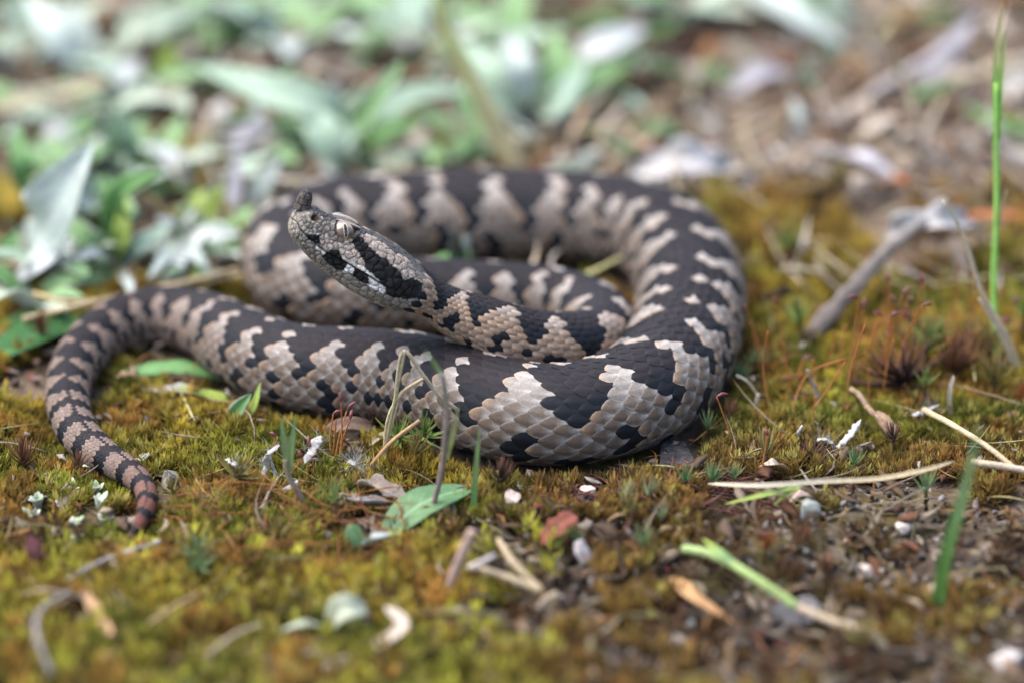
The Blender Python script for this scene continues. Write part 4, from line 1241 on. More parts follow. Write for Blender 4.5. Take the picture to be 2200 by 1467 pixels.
stem('dry_straw', 'straw between the tail arch and the thick bend of the coil', 'dry grass', [('straw', [(320, 626, .7), (420, 602, .8), (515, 578, .7)], 14, 10, 'straw', 'straw', 'tube')])
stem('straw', 'long pale straw lying flat across the near moss', 'dry grass', [
    ('straw', [(1520, 1038, .5), (1640, 1042, .8), (1760, 1034, 1.0), (1900, 1026, 1.1), (1990, 1008, 1.1), (2050, 990, 1.0)], 9, 11, (.44, .40, .30), 'straw', 'strip'),
    ('green_blade', [(1720, 1042, .7), (1640, 1062, .7), (1556, 1082, .5)], 14, 8, (.34, .42, .13), 'lime', 'blade'),
    ('green_blade', [(1715, 1044, .7), (1690, 1060, .6), (1662, 1084, .4)], 12, 8, (.34, .44, .12), 'lime', 'blade')])
stem('straw', 'short pale straw continuing past the blurred green blade', 'dry grass', [('straw', [(2085, 992, .9), (2150, 1000, .9), (2230, 1014, .8)], 16, 14, 'straw', 'cream', 'tube')])
stem('straw', 'pale straw slanting down from the fuzzy grey scrap', 'dry grass', [('straw', [(1985, 880, .6), (2060, 920, 1.0), (2130, 965, 1.1), (2180, 1005, .8)], 14, 12, 'straw', 'straw', 'tube')])
stem('cut_grass', 'fallen green grass blade with tan withered end', 'grass', [
    ('blade', [(1470, 1178, .5), (1530, 1190, .7), (1620, 1240, .8), (1712, 1302, .6)], 21, 20, (.33, .42, .18), (.34, .46, .16), 'tube'),
    ('withered_end', [(1708, 1300, .6), (1790, 1335, .6), (1880, 1368, .5), (1902, 1392, .3)], 19, 20, (.46, .36, .26), 'straw', 'tube'),
    ('side_blade', [(1600, 1230, .75), (1555, 1192, .9), (1508, 1155, .8)], 16, 9, 'mid', 'lime', 'blade')])
stem('green_grass', 'soft green grass blade standing close before the straws', 'grass', [('blade', [(2010, 1340), (2030, 1200), (2070, 1060), (2105, 905)], 30, 18, (.14, .29, .06), 'mid', 'blade')])
stem('grass_sprout', 'upright green grass blade before the thick coil', 'grass', [('blade', [(1014, 1122), (1019, 1060), (1024, 990), (1031, 918)], 15, 12, (.22, .38, .13), (.30, .42, .17), 'blade')])
stem('grass_sprout', 'grey purple stem with two green blade tips before the flank', 'grass', [
    ('stalk', [(662, 1105), (648, 1070), (622, 1025), (613, 985)], 13, 13, (.24, .17, .15), (.30, .26, .16), 'tube'),
    ('blade', [(662, 1105), (622, 1010), (612, 960), (604, 896)], 17, 10, (.30, .36, .17), 'mid', 'blade'),
    ('blade', [(662, 1105), (620, 1010), (626, 960), (634, 896)], 17, 10, (.28, .38, .15), 'mid', 'blade')])
stem('grass_tuft', 'purple grey grass stem rising past the green oval leaf', 'grass', [
    ('stalk', [(912, 1138), (932, 1080), (950, 1000), (957, 930), (960, 860), (948, 800)], 13, 11, (.22, .15, .145), (.27, .24, .20), 'tube'),
    ('blade', [(912, 1138), (958, 880), (950, 810), (912, 750)], 13, 8, (.26, .30, .13), (.22, .34, .12), 'blade'),
    ('side_blade', [(912, 1138), (957, 985), (972, 935), (985, 872)], 14, 8, (.36, .38, .14), 'strawg', 'blade')])
stem('bent_straw', 'bent yellow straws leaning on the front of the flank', 'dry grass', [
    ('straw', [(822, 1010), (832, 940), (850, 850), (870, 752)], 10, 7, 'strawg', 'straw', 'tube'),
    ('straw', [(822, 1010), (838, 930), (858, 850)], 7, 5, 'straw', 'straw', 'tube'),
    ('straw', [(822, 1010), (848, 860), (872, 754), (905, 800), (950, 855), (986, 882)], 7, 9, 'straw', (.40, .33, .24), 'tube'),
    ('straw', [(822, 1010), (845, 870), (862, 845), (914, 810)], 6, 8, 'straw', 'straw', 'tube')])
stem('dry_straw', 'orange straw leaning from the moss stars towards the flank', 'dry grass', [('straw', [(796, 1000, .25), (845, 945, .9), (902, 902, 1.3)], 10, 8, (.46, .27, .12), 'tan', 'tube')])
stem('straw_stub', 'pale split straw stub beside the dead dark moss star', 'dry grass', [('straw', [(792, 955, .3), (815, 938, .5), (842, 930, .6)], 14, 9, (.50, .40, .25), 'straw', 'strip')])
stem('forked_twig', 'forked beige twig lying on the near moss', 'twig', [
    ('branch', [(1010, 1215, .5), (1080, 1235, .6), (1165, 1268, .5)], 15, 15, (.40, .32, .23), 'straw', 'tube'),
    ('branch', [(1072, 1160, .7), (1110, 1215, .7), (1165, 1268, .5)], 13, 14, (.42, .33, .22), 'straw', 'tube'),
    ('branch', [(1150, 1318, .3), (1170, 1290, .4), (1195, 1275, .4)], 13, 16, 'gbrown', 'straw', 'tube')])
stem('twig', 'short pale twig across the forked one', 'twig', [('branch', [(1006, 1220, .8), (1035, 1206, .9), (1064, 1192, 1.0)], 14, 10, 'cream', 'lilac', 'tube')])
stem('purple_stalk', 'thick blurred pinkish stalk below the grey purple stem', 'twig', [('stalk', [(960, 1290), (985, 1210), (1015, 1140)], 30, 22, (.33, .23, .20), (.42, .30, .24), 'tube')])
stem('grey_twig', 'weathered grey twig slanting up to the white draped leaf', 'twig', [
    ('branch', [(1728, 735, .3), (1790, 668, .7), (1860, 590, 1.1), (1925, 522, 1.5), (1990, 478, 1.6)], 42, 24, (.145, .12, .105), (.20, .175, .16), 'wood'),
    ('root_end', [(1735, 738, .2), (1790, 742, .3), (1850, 738, .3)], 16, 8, (.40, .36, .32), 'cream', 'wood')])
stem('grey_twig', 'thin grey twig half buried in moss beyond the tail tip', 'twig', [('branch', [(120, 1262, .4), (200, 1215, .6), (280, 1185, .6), (345, 1165, .4)], 12, 16, (.27, .25, .24), 'grey', 'wood')])
stem('bent_twig', 'thin grey stem bent in an arc over the near moss', 'twig', [('stem', [(150, 1270, .8), (92, 1305, 1.0), (82, 1375, .9), (112, 1450, .5)], 10, 11, (.29, .26, .22), 'grey', 'tube')])
stem('dry_straw', 'thin straw touching the arc of the grey stem', 'dry grass', [('straw', [(40, 1278, .7), (110, 1268, .9), (180, 1285, .6)], 8, 7, 'straw', 'gbrown', 'tube')])
stem('dry_straw', 'tan forked straw on near moss beside the blurred moss stars', 'dry grass', [
    ('straw', [(320, 1340, .5), (370, 1305, .8), (425, 1275, .8)], 10, 7, (.34, .26, .13), 'tan', 'tube'),
    ('straw', [(440, 1410, .5), (500, 1365, .7), (560, 1340, .6)], 11, 8, (.36, .30, .20), 'straw', 'tube')])
stem('brown_twig', 'short brown twig with peeling bark lying on the golden moss', 'twig', [
    ('branch', [(1829, 836, .75), (1845, 846, .8), (1862, 872, .7), (1885, 895, .65), (1905, 922, .5), (1922, 942, .3)], 10, 15, (.36, .26, .17), (.17, .11, .075), 'wood'),
    ('bark_flap', [(1880, 885, .72), (1905, 900, .66), (1930, 938, .35)], 15, 8, (.27, .18, .11), 'bark', 'strip')])
stem('grey_sliver', 'split grey straw standing in the golden moss', 'dry grass', [
    ('straw', [(1766, 888), (1752, 840), (1735, 794)], 6, 9, 'cream', (.26, .2, .19), 'tube'),
    ('straw', [(1783, 886), (1762, 850), (1750, 825)], 6, 5, 'cream', 'lilac', 'tube')])
stem('pale_straw', 'short white straw bent over beside the flank', 'dry grass', [
    ('straw', [(1648, 885), (1630, 852), (1600, 815), (1582, 806)], 5, 5, 'straw', 'cream', 'tube'),
    ('straw', [(1622, 892), (1626, 865), (1629, 846)], 12, 8, 'wool', 'cream', 'tube')])
stem('pale_straw', 'pale curved straw standing before the dark dead moss stars', 'dry grass', [('straw', [(2046, 905), (2040, 870), (2042, 830), (2049, 806)], 8, 10, 'straw', 'cream', 'strip')])
stem('pale_straw', 'angled white straw touching the woolly forked remnant', 'dry grass', [('straw', [(1732, 962, .2), (1718, 935, .5), (1716, 926, .7), (1724, 914, .9)], 8, 6, 'wool', 'wool', 'tube')])
stem('brown_bark', 'flat brown bark strip under the flank', 'bark', [('bark', [(700, 928, .3), (745, 910, .45), (805, 920, .3)], 30, 26, (.24, .17, .13), 'bark', 'strip')])
stem('dry_straw', 'thin leaning straw with kink beyond the tall green stem', 'dry grass', [('straw', [(1972, 390, .2), (1968, 250, 2.2), (1930, 150, 3.4), (1908, 70, 4.6)], 17, 13, (.42, .35, .27), 'straw', 'tube')])
stem('dry_straw', 'pale straw leaning against the kinked straw', 'dry grass', [('straw', [(1968, 385, .2), (1990, 290, 1.2), (2028, 210, 2.0)], 16, 12, 'lilac', 'straw', 'tube')])
stem('dry_straw', 'grey straw rising towards the slanting white leaf', 'dry grass', [('straw', [(1775, 275, .3), (1870, 205, .8), (1960, 150, 1.2), (2060, 90, 1.2)], 26, 20, (.38, .33, .27), 'lilac', 'tube')])
stem('dry_straw', 'long horizontal straw behind the tall green stem', 'dry grass', [('straw', [(1985, 205, .5), (2090, 165, .8), (2230, 120, .8)], 26, 20, 'straw', (.48, .42, .33), 'tube')])
stem('green_grass', 'arching green grass blades beyond the tall stem', 'grass', [
    ('blade', [(2230, 300, .4), (2150, 268, .9), (2070, 225, 1.1)], 26, 12, 'mid', 'green', 'blade'),
    ('blade', [(2240, 290, .3), (2180, 262, .7), (2110, 258, .8)], 22, 12, (.30, .40, .10), 'lime', 'blade')])
stem('dry_straw', 'pale upright straw stubs in the litter beyond the coil', 'dry grass', [
    ('straw', [(1235, 360, .1), (1230, 300, .8), (1262, 225, 1.4)], 22, 14, 'cream', 'tan', 'tube'),
    ('straw', [(1290, 340, .1), (1300, 280, .8), (1335, 230, 1.2)], 20, 12, 'straw', 'cream', 'tube')])
stem('dry_straw', 'beige straw heap bent low near the big white papery leaf', 'dry grass', [
    ('straw', [(1270, 340, .3), (1340, 295, .7), (1420, 340, .3)], 20, 14, 'cream', 'tan', 'tube'),
    ('straw', [(1300, 365, .3), (1360, 320, .6), (1400, 300, .7)], 16, 12, 'straw', 'cream', 'tube')])
stem('dry_straw', 'thin pale straw standing at the edge of the top leaves', 'dry grass', [('straw', [(60, 210, .1), (58, 150, .9), (70, 95, 1.6)], 18, 12, (.34, .26, .18), 'tan', 'tube')])
stem('sprig', 'small green twig standing in the brown litter beyond', 'grass', [('stem', [(1765, 230, .1), (1740, 170, .8), (1725, 105, 1.4)], 24, 12, 'mid', 'mint', 'blade')])

# ------------------------------------------------------------------ stones
def stone(label, px, py, wpx, hpx, c1, c2, seed, sink=.3, flat=.75):
    g = G(px, py)
    w, h = px_w(wpx, g) / 2, px_w(hpx, g) / 2
    o = obj('pebble', rock_mesh('pebble', (w, w * .85, h), c1, c2, seed), None, g + np.array([0, 0, h * (1 - sink)]))
    o.rotation_euler = (0, 0, seed * 1.3)
    return tag(o, label, 'stone')
stone('white angular quartz chip on moss below the coil', 1257, 1078, 60, 44, (.58, .54, .50), (.46, .36, .30), 3)
stone('blue grey angular stone tilted in the brown litter', 1735, 1130, 66, 72, (.30, .32, .29), (.20, .215, .19), 5, .25)
stone('small white rounded stone beyond the blurred green blade foot', 1945, 1150, 52, 50, (.58, .52, .45), (.42, .36, .30), 8)
stone('small creamy bead like stone in brown litter', 1857, 1238, 42, 38, (.52, .45, .39), (.38, .32, .27), 9)
stone('large smooth grey stone beside the withered grass end', 1700, 1350, 140, 100, (.22, .20, .19), (.14, .13, .125), 12, .4)
stone('pale pinkish pebble at the foot of the green sprout', 1105, 1088, 46, 50, (.52, .40, .34), (.60, .52, .46), 14)
stone('white lump of stone at the near edge of the litter', 2165, 1432, 110, 66, (.50, .46, .43), (.36, .33, .31), 16)
stone('small blue grey pebble next to the tan curled leaf', 1482, 1350, 40, 32, (.30, .33, .33), (.20, .22, .22), 18)
stone('cream pebble below the blue grey pebble', 1452, 1392, 44, 46, (.62, .54, .44), (.48, .40, .33), 19)
stone('lilac white stone standing among blurred moss', 1252, 1218, 56, 70, (.44, .40, .40), (.32, .28, .29), 21, .15)
stone('grey lichen spotted stone beside the tail tip', 368, 1052, 80, 62, (.27, .26, .21), (.08, .085, .075), 23, .35)
stone('tiny white stone in litter near the creamy bead', 1915, 1306, 36, 26, (.66, .64, .62), (.5, .48, .47), 25)
stone('pair of pale chips near the edge of the litter', 2120, 1270, 54, 30, (.60, .58, .54), (.48, .46, .43), 27)
stone('pale stone behind the mossy bank beyond the coil', 1668, 342, 42, 34, (.66, .66, .66), (.5, .5, .5), 29)
stone('round whitish stone by the rusty litter', 1892, 395, 40, 32, (.55, .52, .5), (.4, .38, .36), 31)
stone('tiny white pebble at the far side of the mossy bank', 1900, 412, 44, 40, (.62, .58, .55), (.5, .46, .42), 32)['label'] = 'off white pebble in front of the curled rust brown leaf'
stone('sunk grey stone at the foot of the grey twig', 1680, 715, 70, 30, (.24, .26, .28), (.16, .17, .18), 33, .4)

# the dark wedge of slate beside the coil
g0 = G(1455, 985)
wd = [(1418, 1003), (1418, 960), (1440, 935), (1474, 948), (1490, 985), (1506, 1000), (1460, 1006)]
top = np.array([G(x, y, .36) for x, y in wd])
bot = np.array([G(x, y, .32) + np.array([0, 0, -.45]) for x, y in wd])
nw = len(wd)
mid_t = top.mean(0) + np.array([0, 0, .03])
Vw, Cw = [mid_t], []
rings = [.35, .7, .93, 1.0]
for r in rings:
    for k in range(nw * 4):
        a, b, f = top[k // 4], top[(k // 4 + 1) % nw], (k % 4) / 4
        q = a * (1 - f) + b * f
        p = mid_t * (1 - r) + q * r
        p[2] += .14 * (vn(p[0] * 3.1, p[1] * 3.1, 0, 3) - .5) - (.03 if r == 1 else 0)
        Vw.append(p)
for k in range(nw * 4):
    q = Vw[1 + 3 * nw * 4 + k].copy(); q[2] -= .75; q[:2] = g0[:2] + (q[:2] - g0[:2]) * 1.02
    Vw.append(q)
Vw = np.array(Vw); N4 = nw * 4
Fw = [np.array([[0, 1 + k, 1 + (k + 1) % N4] for k in range(N4)]), np.array([[1 + r * N4 + k, 1 + (r + 1) * N4 + k, 1 + (r + 1) * N4 + (k + 1) % N4, 1 + r * N4 + (k + 1) % N4] for r in range(4) for k in range(N4)])]
cw = mixc(np.array([.026, .026, .028]), np.array([.075, .07, .07]), vn(Vw[:, 0] * 6, Vw[:, 1] * 6, 0, 9))
tag(obj('slate_chip', mesh('slate_chip', Vw - g0, Fw, cw, [M_SLATE], smoothf=False), None, g0), 'dark grey wedge shaped stone chip half under the coil', 'stone')

# ------------------------------------------------------------------ star shaped moss plants, each with its own leaves
def star_leaf(name, col, colb, width=.11):
    path = np.array([[0, 0, 0], [.35, 0, .06], [.7, 0, .17], [1.0, 0, .34]])
    return leaf_mesh(name, path, width, col, colb, 'blade', (0, 0, 1), .6, .012, [M_MOSS, M_MOSS], rib=.15, wave=0, nseg=7, seed=nxt(), tipc=np.asarray(col) * .6 + np.array([.13, .06, .03]))
STARS = {'green': star_leaf('leaf', (.27, .40, .12), (.20, .30, .10)), 'teal': star_leaf('leaf', (.21, .37, .17), (.16, .28, .13)),
         'olive': star_leaf('leaf', (.32, .30, .10), (.24, .20, .08)), 'brown': star_leaf('leaf', (.22, .115, .065), (.16, .08, .05)),
         'dark': star_leaf('leaf', (.065, .04, .042), (.05, .03, .03)), 'orange': star_leaf('leaf', (.38, .13, .04), (.28, .09, .03)), 'pale': star_leaf('leaf', (.38, .46, .26), (.30, .36, .20))}
def star(px, py, rpx, kind, n=22, spread=(.05, 1.25), h=.35, tilt=(0, 0), label=None, group=None):
    g = G(px, py + rpx * .25)
    L = px_w(rpx, g) * 1.35
    root = thing('star_moss', g, label, 'moss', group)
    root.rotation_euler = (tilt[0], tilt[1], rng.uniform(0, 6.28))
    obj('stem', tube_mesh('stem', np.array([[0, 0, -.1], [0, 0, h]]), L * .09, L * .07, (.11, .055, .03), (.13, .09, .04), 6, 4, 0, nxt(), M_MOSS), root)
    me = STARS[kind]
    for k in range(n):
        o = obj('leaf', me, root)
        u = (k + .5) / n
        el = spread[0] + (spread[1] - spread[0]) * u ** 1.2
        o.location = (0, 0, (h * (.7 + .3 * u)) * CM)
        s = L * (1.05 - .35 * u) * rng.uniform(.85, 1.12)
        o.scale = (s, s, s)
        o.rotation_euler = (rng.normal(0, .25), -el + rng.normal(0, .1), k * 2.39996 + rng.normal(0, .15))
    return root
LB = {'green': ('bright green star moss with narrow pointed leaves', 'green star moss rosettes'), 'teal': ('small fresh green star moss tuft', 'small fresh green star moss tufts'),
      'olive': ('olive brown star moss with half closed leaves', 'olive star moss rosettes'), 'brown': ('withered brown star moss rosette', 'withered brown star moss'),
      'dark': ('blackish dead star moss rosette', 'blackish dead star moss'), 'orange': ('rust orange dried star moss', 'rust orange star moss'), 'pale': ('pale green star moss cup', 'pale star moss cups')}
stars = [(897, 965, 52, 'green', (.1, 1.2)), (862, 968, 44, 'green', (.1, 1.2)), (885, 1008, 40, 'olive', (.5, 1.4)), (1990, 805, 56, 'green', (.2, 1.2)), (2028, 790, 34, 'green', (.5, 1.4)),
         (2072, 762, 44, 'olive', (.6, 1.4)), (1955, 845, 92, 'dark', (.0, .8)), (1985, 745, 58, 'dark', (.5, 1.3)), (2050, 812, 76, 'brown', (.5, 1.3)), (2122, 790, 60, 'olive', (.6, 1.4)),
         (2138, 845, 58, 'olive', (.6, 1.4)), (1732, 750, 44, 'green', (.3, 1.3)), (1517, 952, 34, 'teal', (.5, 1.35)), (1552, 932, 34, 'brown', (.6, 1.35)), (1590, 838, 34, 'teal', (.1, 1.1)),
         (1622, 806, 30, 'teal', (.1, 1.2)), (1838, 1022, 34, 'teal', (.5, 1.3)), (1470, 1060, 30, 'teal', (.4, 1.3)), (1522, 1062, 36, 'teal', (.5, 1.3)), (1566, 1058, 26, 'teal', (.5, 1.3)),
         (1645, 1018, 44, 'olive', (.7, 1.4)), (2186, 890, 40, 'orange', (.8, 1.4)), (1985, 875, 30, 'green', (.5, 1.3)), (502, 1038, 50, 'olive', (.2, 1.2)), (440, 1208, 46, 'teal', (.3, 1.2)),
         (415, 1245, 40, 'teal', (.3, 1.2)), (1188, 1200, 36, 'teal', (.5, 1.3)), (1255, 1185, 34, 'teal', (.5, 1.3)), (1370, 1205, 36, 'teal', (.5, 1.3)), (1415, 1220, 40, 'olive', (.5, 1.3)),
         (1330, 1110, 40, 'pale', (.8, 1.4)), (1385, 1095, 38, 'pale', (.8, 1.4)), (1420, 1140, 36, 'pale', (.8, 1.4)), (1360, 1130, 36, 'olive', (.8, 1.4)), (2190, 720, 44, 'green', (.3, 1.3)), (2160, 745, 36, 'olive', (.3, 1.3)),
         (1715, 570, 46, 'green', (.3, 1.3)), (1690, 600, 40, 'brown', (.3, 1.3)), (1800, 640, 40, 'olive', (.3, 1.3)), (1740, 545, 40, 'green', (.3, 1.2)), (55, 1020, 50, 'brown', (.6, 1.4)), (95, 745, 44, 'brown', (.6, 1.4)),
         (150, 1040, 34, 'brown', (.6, 1.4)), (805, 945, 26, 'dark', (.2, 1.2)), (1075, 1075, 44, 'dark', (.5, 1.3)), (1738, 998, 40, 'dark', (.0, .6)), (1925, 985, 36, 'dark', (.4, 1.2)),
         (380, 1085, 30, 'olive', (.2, 1.2)), (420, 1120, 28, 'olive', (.2, 1.2)), (360, 1130, 26, 'olive', (.2, 1.2)), (1780, 1260, 34, 'brown', (.5, 1.3)), (1640, 1200, 36, 'orange', (.5, 1.3)), (1690, 1190, 34, 'brown', (.5, 1.3)),
         (1990, 1090, 40, 'teal', (.5, 1.3)), (1800, 430, 44, 'olive', (.4, 1.3)), (600, 1180, 38, 'olive', (.4, 1.3)), (720, 1130, 40, 'green', (.6, 1.3)), (1840, 1420, 50, 'olive', (.4, 1.3))]
MARKS = [(1800, 945, 'the white woolly forked remnant'), (1455, 985, 'the dark wedge stone'), (880, 1000, 'the bent yellow straws'), (1890, 890, 'the peeling brown twig'), (1740, 720, 'the foot of the grey twig'), (1860, 600, 'the middle of the grey twig'),
         (2045, 860, 'the pale curved straw'), (2150, 730, 'the bleached leaning grass'), (1620, 850, 'the short white bent straw'), (1600, 1060, 'the long flat straw'), (320, 1090, 'the tail tip'), (150, 900, 'the narrow tail bend'), (90, 720, 'the deep green broad leaves'),
         (430, 1230, 'the tan forked straw'), (1240, 1210, 'the lilac white stone'), (1480, 1190, 'the fallen green blade'), (1390, 1110, 'the purple needles under the coil'), (1730, 1130, 'the blue grey angular stone'), (1945, 1140, 'the white rounded stone'),
         (720, 980, 'the upright red capsules'), (620, 1010, 'the knotted white strip'), (650, 1150, 'the orange needle patch'), (1105, 1085, 'the pinkish pebble'), (1700, 1340, 'the large smooth grey stone'), (1950, 650, 'the tall capsule cluster'), (1850, 740, 'the front of the capsule cluster'), (2090, 690, 'the tall green stem'),
         (1900, 410, 'the curled rust brown leaf'), (1745, 850, 'the split grey straw'), (500, 1000, 'the white woolly bud'), (770, 1120, 'the torn green scrap'), (1700, 810, 'the sloping bank under the grey twig'), (2185, 880, 'the tip of the slanting straw'), (1990, 770, 'the dark dead rosettes'), (1830, 1010, 'the middle of the long flat straw')]
def near_mark(px, py):
    return min(MARKS, key=lambda m: (m[0] - px) ** 2 + (m[1] - py) ** 2)[2]
for px, py, r, kd_, spd in stars:
    star(px, py, r, kd_, 34 if r > 54 else (26 if r > 40 else 18), spd, (.80 if kd_ == 'green' else .46) + .25 * rng.random(), (rng.normal(0, .2), rng.normal(0, .2)), LB[kd_][0] + ' beside ' + near_mark(px, py), LB[kd_][1])

# ------------------------------------------------------------------ capsules on thread-like stalks
def capsule(base, tip, end, mids=(), cap=True, col=(.50, .25, .075), ccol=(.105, .024, .028), r=3.0, grp='moss capsules on stalks', lab='thin orange moss stalk with dark red capsule'):
    if base[0] > 1500 and base[1] < 860:
        base = (base[0], base[1] + 55)
    b = G(*base)
    d0 = depth(b)
    lean = -.51 * (base[1] - tip[1]) / W_PX * TAN * d0 + rng.normal(0, .2)
    n = len(mids) + 1
    path = [b - np.array([0, 0, .1])] + [F(m[0], m[1], d0 + lean * (i + 1) / (n + 1)) for i, m in enumerate(mids)] + [F(tip[0], tip[1], d0 + lean)]
    path = np.array(path)
    if len(path) == 2:
        m = path.mean(0) + RIGHT * rng.normal(0, .06)
        path = np.array([path[0], m, path[1]])
    rr = px_w(r, b)
    lab = lab + ' near ' + near_mark((base[0] + tip[0]) / 2, (base[1] + tip[1]) / 2)
    root = thing('moss_capsule' if cap else 'moss_stalk', b, lab, 'moss', grp)
    c2 = np.asarray(col) * np.array([.8, .5, .6])
    obj('stalk', tube_mesh('stalk', path, rr * .75, rr * .5, col, c2, 6, 18, 0, nxt(), M_DRY, b), root)
    if cap:
        e = F(end[0], end[1], d0 + lean + rng.normal(0, .05))
        m = (path[-1] + e) / 2 + UP * px_w(3, b)
        L = px_w(8.5, b)
        obj('capsule', tube_mesh('capsule', np.array([path[-1], m, e]), 0, 0, ccol, np.asarray(ccol) * 1.4, 10, 18, .05, nxt(), M_CAPS, b, 1, ([0, .12, .4, .7, .93, 1], [rr * .6, L * .30, L * .50, L * .42, L * .16, L * .03])), root)
    return root
for a in [((1690, 738), (1672, 656), (1660, 637)), ((1712, 806), (1726, 773), (1750, 766)), ((1812, 800), (1846, 641), (1821, 640)), ((1838, 770), (1855, 668), (1859, 637)), ((1828, 775), (1896, 680), (1875, 672)),
          ((1908, 806), (1912, 684), (1934, 669)), ((1932, 770), (1934, 670), (1957, 684)), ((1904, 808), (1982, 656), (2004, 657), [(1945, 730)]), ((1930, 785), (1938, 634), (1962, 617)), ((1952, 765), (1948, 650), (1966, 640)),
          ((1924, 750), (1922, 652), (1915, 634)), ((1840, 885), (1822, 870), (1792, 861)), ((2130, 720), (2178, 656), (2189, 636)), ((2085, 768), (2146, 690), (2176, 694)), ((1958, 772), (1985, 610), (1975, 592)),
          ((1908, 760), (1912, 605), (1900, 592)), ((1880, 790), (1905, 730), (1912, 712)), ((2078, 700), (2088, 600), (2075, 580)),
          ((724, 1012), (733, 862), (730, 842)), ((716, 1012), (745, 882), (765, 862), [(728, 940)]), ((728, 1015), (752, 900), (758, 878), [(732, 960)]), ((719, 1005), (716, 888), (736, 884)),
          ((672, 1025), (664, 960), (662, 933)), ((600, 1003), (592, 938), (578, 928)), ((1582, 965), (1540, 852), (1565, 846)), ((1635, 1040), (1650, 935), (1640, 920)), ((575, 1075), (648, 985), (640, 965))]:
    capsule(a[0], a[1], a[2], a[3] if len(a) > 3 else ())
ls, gs_ = 'bare thread like orange moss stalk without capsule', 'bare moss stalks'
for a in [((1662, 850), (1650, 712), [(1640, 790)]), ((1700, 815), (1680, 735), []), ((1690, 852), (1822, 768), [(1740, 800)]), ((1712, 852), (1816, 776), []), ((1820, 852), (1858, 700), []), ((1880, 800), (1918, 700), []), ((1895, 820), (1920, 730), []),
          ((1760, 830), (1748, 770), []), ((1745, 940), (1752, 850), []), ((1735, 900), (1722, 800), []), ((1870, 850), (1866, 790), []), ((1800, 790), (1818, 700), []), ((1935, 700), (1900, 620), []), ((2020, 690), (2060, 560), []),
          ((2078, 740), (2160, 690), []), ((2035, 700), (1990, 690), [(2010, 680)]), ((1990, 740), (2042, 690), []), ((1960, 700), (2000, 650), []), ((708, 1005), (722, 900), []), ((740, 1010), (735, 930), []), ((690, 1040), (660, 1000), []),
          ((1640, 770), (1602, 655), [(1618, 710)]), ((1655, 765), (1612, 690), []), ((1875, 760), (1897, 660), []), ((1855, 780), (1880, 690), []), ((1960, 790), (1985, 700), []), ((1780, 770), (1800, 715), []), ((1848, 800), (1840, 720), [])]:
    capsule(a[0], a[1], a[1], a[2], False, lab=ls, grp=gs_)

# ------------------------------------------------------------------ small lichens with pale lobes
for px, py in ((80, 1098), (68, 1128), (138, 1112), (160, 1150), (205, 1070), (228, 1140), (150, 1072), (172, 1186), (200, 1022), (215, 1100), (1125, 1070), (300, 1010)):
    g = G(px, py)
    root = thing('lichen', g, 'tiny pale green lichen tuft with white lobes beside the tail end' if px < 1000 else 'tiny pale green lichen tuft beside the pinkish pebble', 'lichen', 'pale lichen tufts' if px < 1000 else None)
    for k in range(7):
        a, l = rng.uniform(0, 6.28), rng.uniform(.09, .20)
        d = np.array([math.cos(a), math.sin(a), 0])
        pth = np.array([d * .02 + [0, 0, .05], d * l * .6 + [0, 0, .22 + .12 * rng.random()], d * l * 1.2 + [0, 0, .28 + .15 * rng.random()]])
        c = [(.55, .62, .45), (.70, .73, .66), (.40, .52, .30)][k % 3]
        obj('lobe', leaf_mesh('lobe', pth, .16, c, (.66, .68, .62), 'strip', (0, 0, 1), .2, .02, [M_WOOL, M_WOOL], wave=.6, rib=0, nseg=6, seed=nxt()), root)

